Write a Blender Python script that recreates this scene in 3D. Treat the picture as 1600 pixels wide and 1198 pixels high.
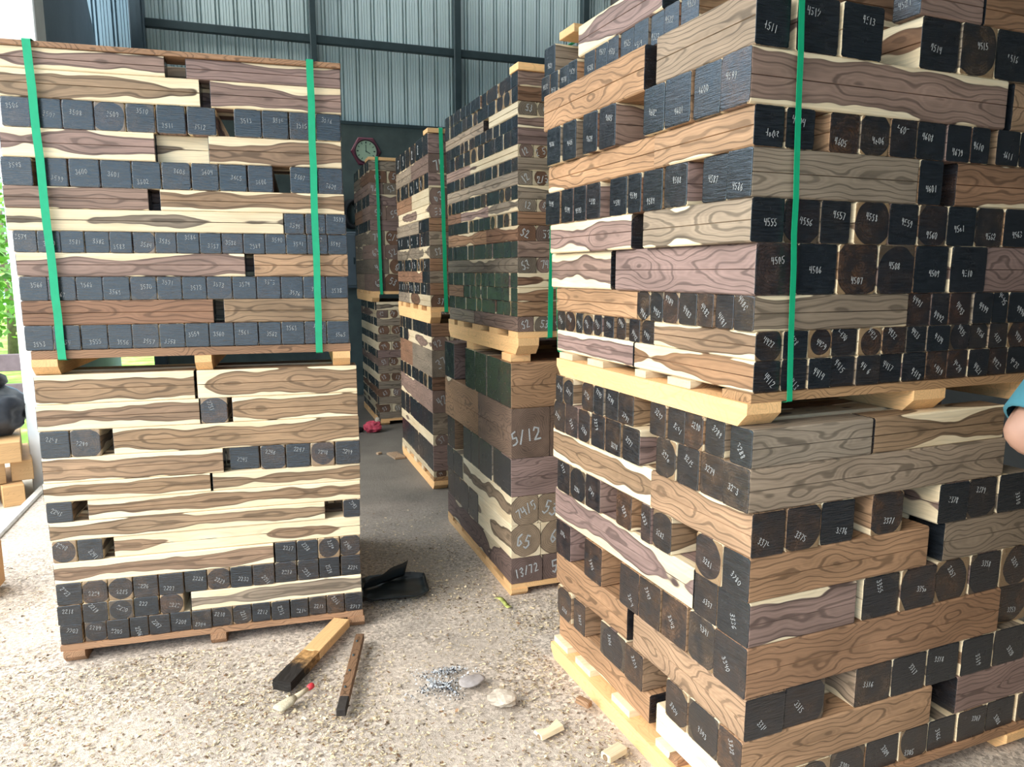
import bpy, bmesh, math, random
from mathutils import Vector, Matrix, Euler, noise
import numpy as np
random.seed(7)
sc = bpy.context.scene
for o in list(bpy.data.objects): bpy.data.objects.remove(o)
C = sc.collection
# ------------------------------------------------------------------ camera
EYE = 1.5
PITCH, YAW, FPX = math.radians(8.8), math.radians(19.2), 1155.0
fw = Vector((math.sin(YAW)*math.cos(PITCH), math.cos(YAW)*math.cos(PITCH), -math.sin(PITCH)))
rt = Vector((math.cos(YAW), -math.sin(YAW), 0.0)); up = rt.cross(fw)
cd = bpy.data.cameras.new('camera'); cam = bpy.data.objects.new('camera', cd); C.objects.link(cam)
cd.sensor_fit = 'HORIZONTAL'; cd.sensor_width = 36.0; cd.lens = FPX*36.0/1600.0; cd.shift_y = 6.0/1600.0
cd.clip_start = 0.02; cd.clip_end = 300
cam.matrix_world = Matrix(((rt.x, up.x, -fw.x, 0), (rt.y, up.y, -fw.y, 0), (rt.z, up.z, -fw.z, EYE), (0, 0, 0, 1)))
sc.camera = cam
# ------------------------------------------------------------------ light
sc.view_settings.view_transform = 'Standard'; sc.view_settings.look = 'None'
sc.view_settings.gamma = 1.0; sc.view_settings.use_curve_mapping = False
sc.view_settings.exposure = 0.62
w = bpy.data.worlds.new('overcast_sky'); sc.world = w; w.use_nodes = True
nt = w.node_tree; nt.nodes.clear()
tc = nt.nodes.new('ShaderNodeTexCoord'); sx = nt.nodes.new('ShaderNodeSeparateXYZ')
rp = nt.nodes.new('ShaderNodeValToRGB'); bg = nt.nodes.new('ShaderNodeBackground'); ow = nt.nodes.new('ShaderNodeOutputWorld')
nt.links.new(tc.outputs['Generated'], sx.inputs[0]); nt.links.new(sx.outputs['Z'], rp.inputs[0])
e = rp.color_ramp.elements
e[0].position = 0.0; e[0].color = (0.50, 0.76, 0.98, 1); e[1].position = 0.75; e[1].color = (2.1, 2.2, 2.3, 1)
for p_, c_ in ((0.10, (0.36, 0.68, 1.06, 1)), (0.32, (0.52, 0.78, 1.02, 1)), (0.5, (1.6, 1.75, 1.9, 1))): rp.color_ramp.elements.new(p_).color = c_
nt.links.new(rp.outputs[0], bg.inputs[0]); bg.inputs[1].default_value = 1.75; nt.links.new(bg.outputs[0], ow.inputs[0])
sl = bpy.data.lights.new('sun', 'SUN'); sl.energy = 2.4; sl.angle = math.radians(35); sl.color = (1.0, 0.93, 0.82)
sun = bpy.data.objects.new('sun', sl); C.objects.link(sun)
sun.rotation_euler = Vector((0.78, 0.30, -0.47)).to_track_quat('-Z', 'Y').to_euler()

# ------------------------------------------------------------------ helpers
def tag(o, label=None, cat=None, group=None, kind=None):
    if label: o['label'] = label
    if cat: o['category'] = cat
    if group: o['group'] = group
    if kind: o['kind'] = kind
    return o
def link(name, me, parent=None, mw=None):
    o = bpy.data.objects.new(name, me); C.objects.link(o)
    if parent is not None: o.parent = parent
    elif mw is not None: o.matrix_world = mw
    return o
def empty(name, mw=None):
    o = bpy.data.objects.new(name, None); C.objects.link(o); o.empty_display_size = 0.05
    if mw is not None: o.matrix_world = mw
    return o
class MB:
    """collects polygons, with the solid-wood attributes carried per vertex"""
    def __init__(s): s.v = []; s.f = []; s.m = []; s.a = []; s.sm = []
    def add(s, vs, fs, mat=0, att=None, lc=None, smooth=False):
        b = len(s.v); s.v += [tuple(p) for p in vs]
        att = att or (0.05, 0.2, 1.0, 0.5, 0.0)
        lc = lc or vs
        s.a += [(tuple(q), att) for q in lc]
        for f in fs: s.f.append(tuple(i+b for i in f)); s.m.append(mat); s.sm.append(smooth)
    def merge(s, o, M=None):
        b = len(s.v)
        s.v += [tuple(M @ Vector(p)) for p in o.v] if M is not None else o.v
        s.a += o.a; s.f += [tuple(i+b for i in f) for f in o.f]; s.m += o.m; s.sm += o.sm
    def box(s, x0, x1, y0, y1, z0, z1, mat=0, att=None, ch=0.0):
        if ch <= 0:
            vs = [(x, y, z) for x in (x0, x1) for y in (y0, y1) for z in (z0, z1)]
            fs = [(0,1,3,2),(4,6,7,5),(0,4,5,1),(2,3,7,6),(0,2,6,4),(1,5,7,3)]
            s.add(vs, fs, mat, att)
        else:
            bm = bmesh.new(); bmesh.ops.create_cube(bm, size=1.0)
            for v in bm.verts:
                v.co = Vector(((x0+x1)/2+v.co.x*(x1-x0), (y0+y1)/2+v.co.y*(y1-y0), (z0+z1)/2+v.co.z*(z1-z0)))
            bmesh.ops.bevel(bm, geom=bm.edges[:], offset=ch, segments=1, affect='EDGES', profile=0.5)
            s.bm(bm, mat, att); bm.free()
    def bm(s, bm, mat=0, att=None, smooth=False):
        bm.verts.index_update()
        s.add([v.co.copy() for v in bm.verts], [[v.index for v in f.verts] for f in bm.faces], mat, att, None, smooth)
    def tube(s, pts, rad, n=8, mat=0, att=None, smooth=True, cap=True):
        pts = [Vector(p) for p in pts]; rings = []; N = len(pts)
        rad = rad if isinstance(rad, (list, tuple)) else [rad]*N
        ref = None
        for i, p in enumerate(pts):
            t = (pts[min(i+1, N-1)]-pts[max(i-1, 0)]).normalized()
            if ref is None: ref = Vector((0,0,1)) if abs(t.z) < .9 else Vector((1,0,0))
            a = (ref - t*ref.dot(t)).normalized(); b = t.cross(a); ref = a
            r = rad[i]; ra, rb = r if isinstance(r, tuple) else (r, r)
            rings.append([p + a*ra*math.cos(2*math.pi*k/n) + b*rb*math.sin(2*math.pi*k/n) for k in range(n)])
        vs = [q for r in rings for q in r]
        fs = [(i*n+k, i*n+(k+1)%n, (i+1)*n+(k+1)%n, (i+1)*n+k) for i in range(N-1) for k in range(n)]
        if cap: fs += [tuple(range(n))[::-1], tuple((N-1)*n+k for k in range(n))]
        s.add(vs, fs, mat, att, None, smooth)
    def mesh(s, name, mats):
        me = bpy.data.meshes.new(name); me.from_pydata(s.v, [], s.f)
        for m in mats: me.materials.append(m)
        me.polygons.foreach_set('material_index', s.m); me.polygons.foreach_set('use_smooth', s.sm)
        A = me.attributes.new('lc', 'FLOAT_VECTOR', 'POINT')
        A.data.foreach_set('vector', np.array([a[0] for a in s.a], dtype=np.float32).ravel())
        for k, nm in enumerate(('heart', 'tone', 'bri', 'seed', 'coat')):
            B = me.attributes.new(nm, 'FLOAT', 'POINT')
            B.data.foreach_set('value', np.array([a[1][k] for a in s.a], dtype=np.float32))
        me.update(); me.validate(); return me
    def build(s, name, mats, parent=None, mw=None):
        if not isinstance(mats, (list, tuple)): mats = [mats]
        return link(name, s.mesh(name, mats), parent, mw)

# ------------------------------------------------------------------ materials
class NT:
    def __init__(s, name):
        s.m = bpy.data.materials.new(name); s.m.use_nodes = True; s.t = s.m.node_tree
        s.b = s.t.nodes['Principled BSDF']
    def n(s, typ, ins=None, **kw):
        nd = s.t.nodes.new('ShaderNode'+typ)
        for k, v in kw.items(): setattr(nd, k, v)
        for k, v in (ins or {}).items(): s.set(nd.inputs[k], v)
        return nd
    def set(s, sock, v):
        if isinstance(v, bpy.types.NodeSocket): s.t.links.new(v, sock)
        else: sock.default_value = v
    def math(s, op, a, b=0.0, c=0.0, clamp=False):
        nd = s.n('Math', operation=op, use_clamp=clamp)
        for i, v in enumerate((a, b, c)): s.set(nd.inputs[i], v)
        return nd.outputs[0]
    def vm(s, op, a, b=None, scale=None):
        nd = s.n('VectorMath', operation=op); s.set(nd.inputs[0], a)
        if b is not None: s.set(nd.inputs[1], b)
        if scale is not None: s.set(nd.inputs['Scale'], scale)
        return nd.outputs['Value' if op in ('LENGTH', 'DOT_PRODUCT') else 'Vector']
    def noise(s, vec, scale, detail=2.0, rough=0.5):
        nd = s.n('TexNoise', {'Vector': vec, 'Scale': scale, 'Detail': detail, 'Roughness': rough}); return nd.outputs['Fac'], nd.outputs['Color']
    def attr(s, name): return s.n('Attribute', attribute_name=name, attribute_type='GEOMETRY')
    def ramp(s, fac, stops, interp='LINEAR'):
        nd = s.n('ValToRGB', {'Fac': fac}); cr = nd.color_ramp; cr.interpolation = interp
        cr.elements[0].position, cr.elements[0].color = stops[0][0], (*stops[0][1], 1)
        cr.elements[1].position, cr.elements[1].color = stops[-1][0], (*stops[-1][1], 1)
        for p, c in stops[1:-1]: cr.elements.new(p).color = (*c, 1)
        return nd.outputs['Color']
    def mix(s, f, a, b, mode='MIX'):
        nd = s.n('Mix', data_type='RGBA', blend_type=mode); s.set(nd.inputs[0], f)
        for i, v in ((6, a), (7, b)): s.set(nd.inputs[i], (*v, 1) if isinstance(v, tuple) and len(v) == 3 else v)
        return nd.outputs[2]
    def mr(s, v, a, b, c=0.0, d=1.0, smooth=False):
        nd = s.n('MapRange', {'Value': v, 'From Min': a, 'From Max': b, 'To Min': c, 'To Max': d}, interpolation_type='SMOOTHSTEP' if smooth else 'LINEAR'); return nd.outputs[0]
    def bump(s, h, strength, dist=0.01):
        nd = s.n('Bump', {'Height': h, 'Strength': strength, 'Distance': dist}); s.t.links.new(nd.outputs[0], s.b.inputs['Normal'])
    def fin(s, col=None, rough=None, spec=None, metal=None):
        for k, v in (('Base Color', col), ('Roughness', rough), ('Specular IOR Level', spec), ('Metallic', metal)):
            if v is not None: s.set(s.b.inputs[k], (*v, 1) if isinstance(v, tuple) and len(v) == 3 else v)
        return s.m
def flat(name, col, rough=0.6, var=0.15, scale=20.0, metal=0.0, spec=0.4, bump=0.0):
    t = NT(name); tcn = t.n('TexCoord'); f, _ = t.noise(tcn.outputs['Object'], scale, 4, .6)
    k = t.mr(f, .3, .7, 1-var, 1+var); c = t.vm('SCALE', col, None, k)
    if bump: t.bump(f, bump)
    return t.fin(c, rough, spec, metal)
def wood_nodes(t):
    """solid wood: pale sapwood around a wavering brown heart, rings about the pith"""
    lc = t.attr('lc').outputs['Vector']; R = t.attr('heart').outputs['Fac']; tone = t.attr('tone').outputs['Fac']
    bri = t.attr('bri').outputs['Fac']; seed = t.attr('seed').outputs['Fac']
    off = t.n('CombineXYZ', {0: t.math('MULTIPLY', seed, 37.0), 1: t.math('MULTIPLY', seed, 91.0), 2: t.math('MULTIPLY', seed, 53.0)}).outputs[0]
    sx = t.n('SeparateXYZ', {0: lc})
    px = t.vm('ADD', t.n('CombineXYZ', {0: t.math('MULTIPLY', sx.outputs[0], 2.6), 1: 0.0, 2: 0.0}).outputs[0], off)
    _, wob = t.noise(px, 1.0, 2.5, .5)
    wv = t.vm('SCALE', t.vm('SUBTRACT', wob, (.5, .5, .5)), None, t.math('MULTIPLY', R, 0.9))
    q = t.vm('ADD', t.vm('MULTIPLY', lc, (0, 1, 1)), t.vm('MULTIPLY', wv, (0, 1, 1)))
    st = t.vm('ADD', t.vm('MULTIPLY', lc, (4.2, 11, 11)), off)
    d1, _ = t.noise(st, 1.0, 2.0, .5)
    r = t.math('ADD', t.vm('LENGTH', q), t.math('MULTIPLY', t.math('SUBTRACT', d1, .5), t.math('MULTIPLY', R, 0.40)))
    px2 = t.vm('ADD', px, (11.3, 4.1, 0))
    rv, _ = t.noise(px2, 1.6, 2.0, .5)
    Rx = t.math('MULTIPLY', R, t.mr(rv, .3, .7, .92, 1.08))
    rr = t.math('DIVIDE', r, Rx)
    pine = t.math('GREATER_THAN', tone, .93)
    heart = t.math('MAXIMUM', t.mr(rr, 1.008, .99, 0, 1, True), pine)
    edge = t.math('MULTIPLY', t.mr(rr, .90, .985, 0, 1), heart)
    d2, _ = t.noise(t.vm('ADD', t.vm('MULTIPLY', lc, (3, 30, 30)), off), 1.0, 3, .6)
    ph = t.math('ADD', t.math('MULTIPLY', r, 720.0), t.math('MULTIPLY', d2, 4.0))
    ring = t.math('SINE', ph)
    line = t.mr(ring, .55, .98, 0, 1, True)
    ring2 = t.math('SINE', t.math('MULTIPLY', ph, 2.7))
    hc = t.ramp(tone, [(0, (.25, .165, .140)), (.2, (.275, .174, .098)), (.4, (.255, .20, .145)), (.6, (.36, .205, .108)), (.8, (.17, .085, .055)), (1, (.74, .44, .20))])
    fine, _ = t.noise(t.vm('ADD', t.vm('MULTIPLY', lc, (5, 210, 210)), off), 1.0, 3, .7)
    big, _ = t.noise(t.vm('ADD', t.vm('MULTIPLY', lc, (3.5, 14, 14)), off), 1.0, 3, .55)
    k = t.math('MULTIPLY', t.mr(line, 0, 1, 1.08, .60), t.mr(ring2, -1, 1, .92, 1.06))
    k = t.math('MULTIPLY', k, t.mr(big, .3, .7, .76, 1.22))
    k = t.math('MULTIPLY', k, t.mr(edge, 0, 1, 1, .62))
    k = t.math('ADD', t.math('MULTIPLY', k, t.math('SUBTRACT', 1.0, t.math('MULTIPLY', pine, .72))), t.math('MULTIPLY', pine, .72))
    hcol = t.vm('SCALE', hc, None, k)
    scol = t.vm('SCALE', t.mix(t.mr(big, .3, .75), (.80, .665, .45), (.68, .52, .32)), None, t.mr(line, 0, 1, 1.01, .93))
    col = t.mix(heart, scol, hcol)
    col = t.vm('SCALE', col, None, t.math('MULTIPLY', bri, t.mr(fine, .25, .75, .84, 1.12)))
    return dict(col=col, heart=heart, r=rr, ring=ring, fine=fine, lc=lc, off=off, big=big)
tw = NT('rosewood_and_sapwood'); W_ = wood_nodes(tw); tw.bump(W_['fine'], .25, .002); WOOD = tw.fin(W_['col'], .62, .3)
tk = NT('black_end_wax'); W2 = wood_nodes(tk)
coat = tk.attr('coat').outputs['Fac']
n1, _ = tk.noise(tk.vm('ADD', W2['lc'], W2['off']), 22.0, 4, .6)
n2, _ = tk.noise(tk.vm('ADD', tk.vm('MULTIPLY', W2['lc'], (1, 25, 260)), W2['off']), 1.0, 3, .6)
thin = tk.math('MULTIPLY', tk.mr(n1, .38, .72, .15, 1.0), coat)
sapv = tk.math('MULTIPLY', tk.math('SUBTRACT', 1.0, W2['heart']), tk.mr(coat, .25, .6, .0, .75))
thin = tk.math('MAXIMUM', tk.math('MULTIPLY', thin, .58), sapv)
blk = tk.mix(tk.mr(n2, .35, .7), (.006, .008, .010), (.022, .027, .033))
ccol = tk.mix(thin, blk, tk.vm('MULTIPLY', W2['col'], (.46, .36, .28)))
tk.bump(n2, .5, .003); COAT = tk.fin(ccol, tk.mr(n1, .3, .7, .12, .30), .9)
CHALK = flat('white_chalk', (.40, .40, .385), .95, .35, 300, spec=.1)
STRAP = flat('green_strapping', (.010, .34, .155), .38, .06, 40)
# ------------------------------------------------------------------ timber stacks
# rows bottom to top: (z0, z1, pieces along the front, pieces along the aisle face), millimetres
# e = block seen end on, s = block seen side on, r/re = the same but set back
DATA={
 'LU':[
  (2199,2271,'s-28,512 s582,1131',''),
  (2103,2199,'s-35,625 s660,1131',''),
  (2003,2103,'e-21,70 e74,167 e167,268 e268,369 e371,468 e472,571 e575,676 e737,836 e836,933 e935,1029 e1032,1127',''),
  (1902,2003,'s-31,461 r461,642 s644,1126',''),
  (1804,1902,'e-40,58 e76,169 e173,273 e273,376 e376,474 e476,576 e578,674 e674,773 e776,868 e929,1031 e1031,1128',''),
  (1727,1804,'s-38,427 s466,1130',''),
  (1649,1727,'s-37,898 e900,976 e979,1056 e1056,1135',''),
  (1572,1649,'e-25,51 e51,126 e126,204 e204,286 e286,362 e362,438 e438,512 e512,592 e592,669 e669,747 e747,826 e826,904 e904,983 e983,1061 e1061,1137',''),
  (1486,1572,'s-20,750 s782,1137',''),
  (1400,1486,'e-20,71 e71,162 e162,250 e250,342 e342,433 e433,520 e520,607 e607,699 e699,787 e787,877 e877,961 e961,1047 e1047,1134',''),
  (1310,1400,'s-18,627 s664,1133',''),
  (1219,1310,'e-18,75 e75,164 e164,254 e254,336 e336,430 e430,520 e520,606 e606,696 e696,785 e785,871 e871,959 e959,1045 e1045,1133',''),
  (1188,1219,'s-9,1133',''),
 ],
 'LL':[
  (1018,1128,'s-2,542 s551,1157',''),
  (918,1018,'s-5,554 e556,656 s673,1157',''),
  (816,918,'e-3,96 e98,200 s243,1159',''),
  (719,816,'s-3,629 re650,763 e768,864 e866,961 e963,1057 e1060,1161',''),
  (645,719,'s-8,577 s584,1158',''),
  (565,645,'e-6,84 s136,1156',''),
  (491,565,'s0,1010 e1083,1153',''),
  (407,491,'e2,86 e88,176 s214,1151',''),
  (322,407,'s1,800 e805,889 e891,976 e976,1064 e1066,1148',''),
  (234,322,'e0,90 e92,179 e181,267 e270,359 e362,453 e455,539 e541,626 e628,712 e714,799 e801,887 e890,975 e977,1061 e1066,1148',''),
  (155,234,'e-2,83 e86,175 e177,264 e266,356 e361,448 s476,1148',''),
  (74,155,'e0,79 e86,162 e164,244 e246,313 e316,393 e393,471 e474,548 e548,627 e629,701 e703,776 e779,852 e855,927 e929,1000 e1002,1074 e1076,1151',''),
  (51,74,'s9,1150',''),
 ],
 'RU':[
  (2240,2342,'','s443,962 e1159,1256'),
  (2154,2240,'s487,717 s727,982','e273,357 e360,434 e438,507 e511,592 e600,680 e684,753 e757,839 e843,921 e969,1039 e1045,1119 e1124,1191 e1196,1272'),
  (2024,2154,'e-33,70 e93,225 e233,368 e502,644 e646,780 e783,946','s48,471 s540,1259'),
  (1894,2024,'s-38,844 s876,1137','e45,169 e172,289 e295,421 e424,537 e706,817 e821,928 e982,1092 e1108,1227'),
  (1798,1894,'e-24,68 e74,164 e215,313 e315,414 e418,512 e515,620 e624,716 e719,793 e821,917 e920,1020','s30,468 s472,1213'),
  (1680,1798,'s-21,527 e532,621 s678,1118','e27,126 e129,236 e299,412 e422,530 e534,612 e624,734 e787,888 e892,986 e991,1087 e1109,1235'),
  (1573,1680,'e-19,84 e88,201 e203,303 e314,433 e435,540 e543,650 e652,764 e767,878 e881,999','s21,517 s588,1186'),
  (1444,1573,'e1,135 e137,268 e270,404 e408,540 e542,670 e678,823 s826,1159','s-2,675 s712,1172'),
  (1355,1444,'s6,528 e530,619 e621,692 e694,780 e785,866 e868,934 e937,1036','e-5,70 e75,150 e153,223 e228,313 e316,394 e397,466 e469,539 s543,1129'),
  (1281,1355,'e13,96 e102,183 e188,265 e268,357 e359,442 e444,532 e535,611 e611,702 e705,786 e788,864 e867,947 e950,1044','s-9,434 e437,509 e513,578 e605,666 e679,748 e753,812 e817,894 e898,949 e954,1038 e1038,1116'),
  (1200,1281,'e12,97 e103,187 e190,268 e270,355 e355,441 e443,527 e527,618 e620,702 e704,786 e788,875 e878,959 e961,1056','s-14,543 s554,1109'),
  (1177,1200,'s21,1035','s-25,1074'),
 ],
 'RL':[
  (1014,1114,'s-10,396 s403,928','e9,99 e128,212 e215,301 e304,390 e393,479 e575,670 e674,760 e764,832 e836,927 e988,1067 e1073,1134'),
  (898,1014,'s-13,944','e15,123 e126,229 e234,338 e342,445 e532,637 e653,755 e760,856 e861,949 e959,1059 e1065,1160'),
  (778,898,'e0,110 e115,232 e234,353 e419,539 e678,804 e804,928 e936,1081','s4,460 s460,1158'),
  (657,778,'s2,650 s719,1257','e-2,105 e107,223 e348,447 e454,509 e574,672 e778,887 e887,1005 e1010,1115'),
  (530,657,'s9,381 e410,551 e556,700 e703,843 e849,985 e988,1127','e-9,118 e123,224 s233,1136'),
  (386,530,'s7,996 re1002,1174','e-6,125 e128,246 e259,387 e391,512 e512,632 e755,884 e1003,1127'),
  (264,386,'e9,145 e148,294 e407,548 e550,690 e696,834 e843,986 e992,1146','s-1,536 s581,1119'),
  (124,264,'s6,725 s838,1351','e-5,91 e94,230 e236,345 e472,583 e587,759 e871,964 e980,1098'),
  (8,124,'e18,173 e178,328 e333,467 e472,605 e607,727 e730,852 e858,991 e994,1130 e1137,1273','s4,388 s428,1078'),
  (19,8,'s21,1183','s1,1065'),
 ],
}

K = 0.97
for nm in ('RU', 'RL'):
    DATA[nm] = [(round(1500-(1500-a)*K), round(1500-(1500-b)*K), f, l) for a, b, f, l in DATA[nm]]
D_ = DATA['RL']; D_[-1] = (60, 82, '', ''); D_[-2] = (82, 180) + D_[-2][2:]; D_[-3] = (180, D_[-3][1]) + D_[-3][2:]
def parse(s, k=1.0):
    o = []
    for t in s.split():
        i = 2 if t.startswith('re') else 1
        a, b = t[i:].split(','); o.append((t[:i], int(a)*k/1000, int(b)*k/1000))
    return o
FR = {'LU': ((-0.770, 3.098), -3.5), 'LL': ((-0.770, 3.098), -3.5), 'RU': ((1.16*K, 1.53*K), 3.0), 'RL': ((1.163*K, 1.495*K), 3.5),
      'CU': ((1.105, 3.10), 2.4), 'CL': ((1.075, 3.10), 0.5), 'BU': ((1.125, 4.90), 0.0), 'BL': ((1.128, 4.90), 0.0),
      'AU': ((1.090, 7.25), 0.0), 'AL': ((1.130, 7.25), 0.0)}
def spread(n, a, b, rnd):
    ws = [rnd.uniform(.8, 1.2) for _ in range(n)]; t = sum(ws); o = []; x = a
    for q in ws: o.append(('e', x, x+q/t*(b-a))); x += q/t*(b-a)
    return o
rnd = random.Random(11)
def far_rows(zs, left, vmax, umax, fw):
    out = []
    for i in range(len(zs)-1):
        z1, z0 = zs[i]/1000, zs[i+1]/1000; L = []
        for t in left[i].split():
            k = t[0]; a, b = t[1:].split(',') [:2]; n = int(t.split('*')[1]) if '*' in t else 1
            b = b.split('*')[0]; a, b = int(a)/1000, int(b)/1000
            L += spread(n, a, b, rnd) if k == 'e' else [('s', a, b)]
        L.sort(key=lambda q: q[1])
        if L[0][0] == 's':
            n = max(2, round(umax/fw(z1-z0))); F = spread(n, 0, umax, rnd)
        else:
            c = rnd.uniform(.42, .6); F = [('s', 0, c), ('s', c+.012, umax)]
        out.append((z0, z1, F, L))
    return out
FAR = {
 'CU': far_rows([2347,2285,2224,2169,2116,2047,1994,1938,1878,1818,1765,1706,1639,1567,1500,1434,1371,1306,1239],
   ['e0,1090*14','e0,1090*13','s0,367 s449,1085','e0,1085*13','e0,1080*12','s0,650 s656,1080','e0,1080*13','s0,680 s686,1075','e0,1070*13','s0,380 s385,820 s826,1070','e0,1065*12','s0,410 s416,1062','e0,1060*12','s0,1058','e0,1055*11','e0,770*8 s780,1050','e0,1048*11','s0,600 s606,1042'], 1.05, 1.08, lambda h: .085),
 'CL': far_rows([1100,892,659,478,341,182,56], ['e0,156 e160,370 e376,750*2 e990,1200','s0,515 s520,1190','e0,280*2 e288,500 e514,810*2 e1000,1160','s0,800 e825,1160*2','s0,520 e524,1150*4','s0,1150'], 1.15, 1.1, lambda h: .155),
 'BU': far_rows([2400,2270,2152,2054,1948,1860,1773,1678,1595,1512,1430,1350,1272], ['e0,1160*6','s0,560 s568,1160','e0,1160*7','s0,550 s556,1160','s0,1080','e0,330*3 s335,1160','e0,1160*10','s0,1160','e0,1160*11','e0,240*2 s246,1160','e0,1160*11','s0,700 s706,1160'], 1.15, 1.1, lambda h: .16),
 'BL': far_rows([1160,1069,977,793,700,545,390,315,130,90], ['e0,1150*9','s0,800 e806,1150*3','s0,650 s660,1150','e0,1150*8','s0,560 s568,1150','e0,1150*7','s0,1150','e0,1150*7','s0,1150'], 1.15, 1.1, lambda h: .13),
 'AU': far_rows([2550,2457,2346,2240,2133,2000,1900,1768,1630,1490,1324], ['e0,1100*8','s0,600 s606,1100','s0,1100','e0,1100*8','s0,500 s506,1100','e0,1100*9','s0,1100','s0,560 s566,1100','s0,1100','s0,480 s486,1100'], 1.1, 1.1, lambda h: .15),
 'AL': far_rows([1220,1140,1065,985,905,830,750,672,595,515,440,362,285,205,130,62], ['e0,1100*9','s0,1100']*7+['e0,1100*9'], 1.1, 1.1, lambda h: .12)}
# looks of the side-on pieces, in order: heart size (x half height) + tone letter
LOOK = {'LUf': '1.3p 1.4p|1.15b 1.22p|_|1.12p .9g 1.2b|_|1.32p 1.25b|1.12g|_|1.22p 1.9o|_|1.9d 1.8b|_',
        'LLf': '1.18b 1.24b|1.16b 1.22b|1.2b|1.17b .9g|1.12b 1.2b|1.18b|1.17b|1.14b|1.17b|_|1.06g|_',
        'RUl': '1.2p|_|1.5o 1.7g|_|1.7o 1.4o|_|1.2p 1.45g|1.18p 1.7p|1.8o|1.25b|1.2p 1.25o',
        'RUf': '_|1.7p 1.7d|_|1.22p 1.7o|_|1.6g 1.3d|_|1.8p|1.3g|_|_',
        'RLl': '_|_|1.2b 1.4o|_|1.25p|_|1.7o 1.8o|_|1.7o 1.2g',
        'RLf': '1.8g 1.2b|1.9g|_|1.8o 1.9g|1.35p|1.9d|_|1.8o 1.8p|_'}
LOOK = {k: [r.split()[::-1 if k[-1] == 'l' else 1] for r in v.split('|')] for k, v in LOOK.items()}   # aisle faces are listed far end first
TONE = {'p': .03, 'b': .2, 'g': .4, 'o': .58, 'd': .72}
TWORD = {'p': 'purple-brown', 'b': 'brown', 'g': 'grey-brown', 'o': 'orange-brown', 'd': 'reddish brown'}
CH = {'LUf2': 3506, 'LUf4': 3598, 'LUf6': 3594, 'LUf7': 3579, 'LUf9': 3566, 'LUf11': 3553, 'LLf1': 2250, 'LLf2': 2248, 'LLf3': 2244, 'LLf5': 2243,
      'LLf6': 2242, 'LLf7': 2240, 'LLf8': 2236, 'LLf9': 2223, 'LLf10': 2218, 'LLf11': 2203, 'RUl1': 4521, 'RUf2': 4511, 'RUl3': 4599, 'RUf4': 4603, 'RUl5': 4586, 'RUf5': 4600,
      'RUf6': 4555, 'RUf7': 4505, 'RUl8': 4480, 'RUf8': 4490, 'RUl9': 4440, 'RUf9': 4427, 'RUf10': 4412, 'RUl0': 4620,
      'RLl0': 3288, 'RLl1': 3273, 'RLf2': 3374, 'RLl3': 3280, 'RLl4': 3336, 'RLf4': 3354, 'RLl5': 3340, 'RLf5': 3358, 'RLf6': 3314, 'RLl7': 3302, 'RLf8': 3301, 'RLf7': 3320}
STK = {'LU': 'upper post-side stack', 'LL': 'lower post-side stack', 'RU': 'upper person-side stack', 'RL': 'lower person-side stack',
       'CU': 'upper middle stack', 'CL': 'lower middle stack', 'BU': 'upper third stack', 'BL': 'lower third stack', 'AU': 'upper farthest stack', 'AL': 'lower farthest stack'}
ORD = ['', 'first', 'second', 'third', 'fourth', 'fifth', 'sixth', 'seventh', 'eighth', 'ninth', 'tenth', 'eleventh', 'twelfth', 'thirteenth', 'fourteenth', 'fifteenth', 'sixteenth', 'seventeenth', 'eighteenth']
# digit strokes on a unit cell
G = {'0': [[(.5,0),(.15,.3),(.15,.8),(.5,1),(.85,.75),(.85,.3),(.5,0)]], '1': [[(.5,0),(.5,1)]], '2': [[(.1,.75),(.35,1),(.8,.9),(.75,.6),(.1,.05),(.9,.05)]],
     '3': [[(.15,.9),(.6,1),(.8,.75),(.4,.55),(.85,.3),(.55,0),(.1,.1)]], '4': [[(.2,1),(.15,.5),(.85,.55)], [(.75,1),(.7,0)]],
     '5': [[(.85,1),(.25,.95),(.2,.55),(.7,.55),(.8,.2),(.5,0),(.1,.08)]], '6': [[(.7,1),(.25,.6),(.15,.2),(.5,0),(.85,.25),(.55,.5),(.2,.3)]],
     '7': [[(.1,.95),(.85,1),(.4,0)]], '8': [[(.5,.52),(.2,.8),(.5,1),(.8,.78),(.2,.2),(.5,0),(.82,.22),(.5,.52)]], '9': [[(.85,.7),(.5,.5),(.2,.75),(.5,1),(.85,.75),(.75,.3),(.5,0)]],
     '/': [[(.1,0),(.9,1)]], 'G': [[(.9,.85),(.5,1),(.12,.6),(.2,.1),(.6,0),(.9,.3),(.55,.45)]], 'S': [[(.85,.9),(.5,1),(.2,.75),(.75,.35),(.5,0),(.1,.12)]]}
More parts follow.
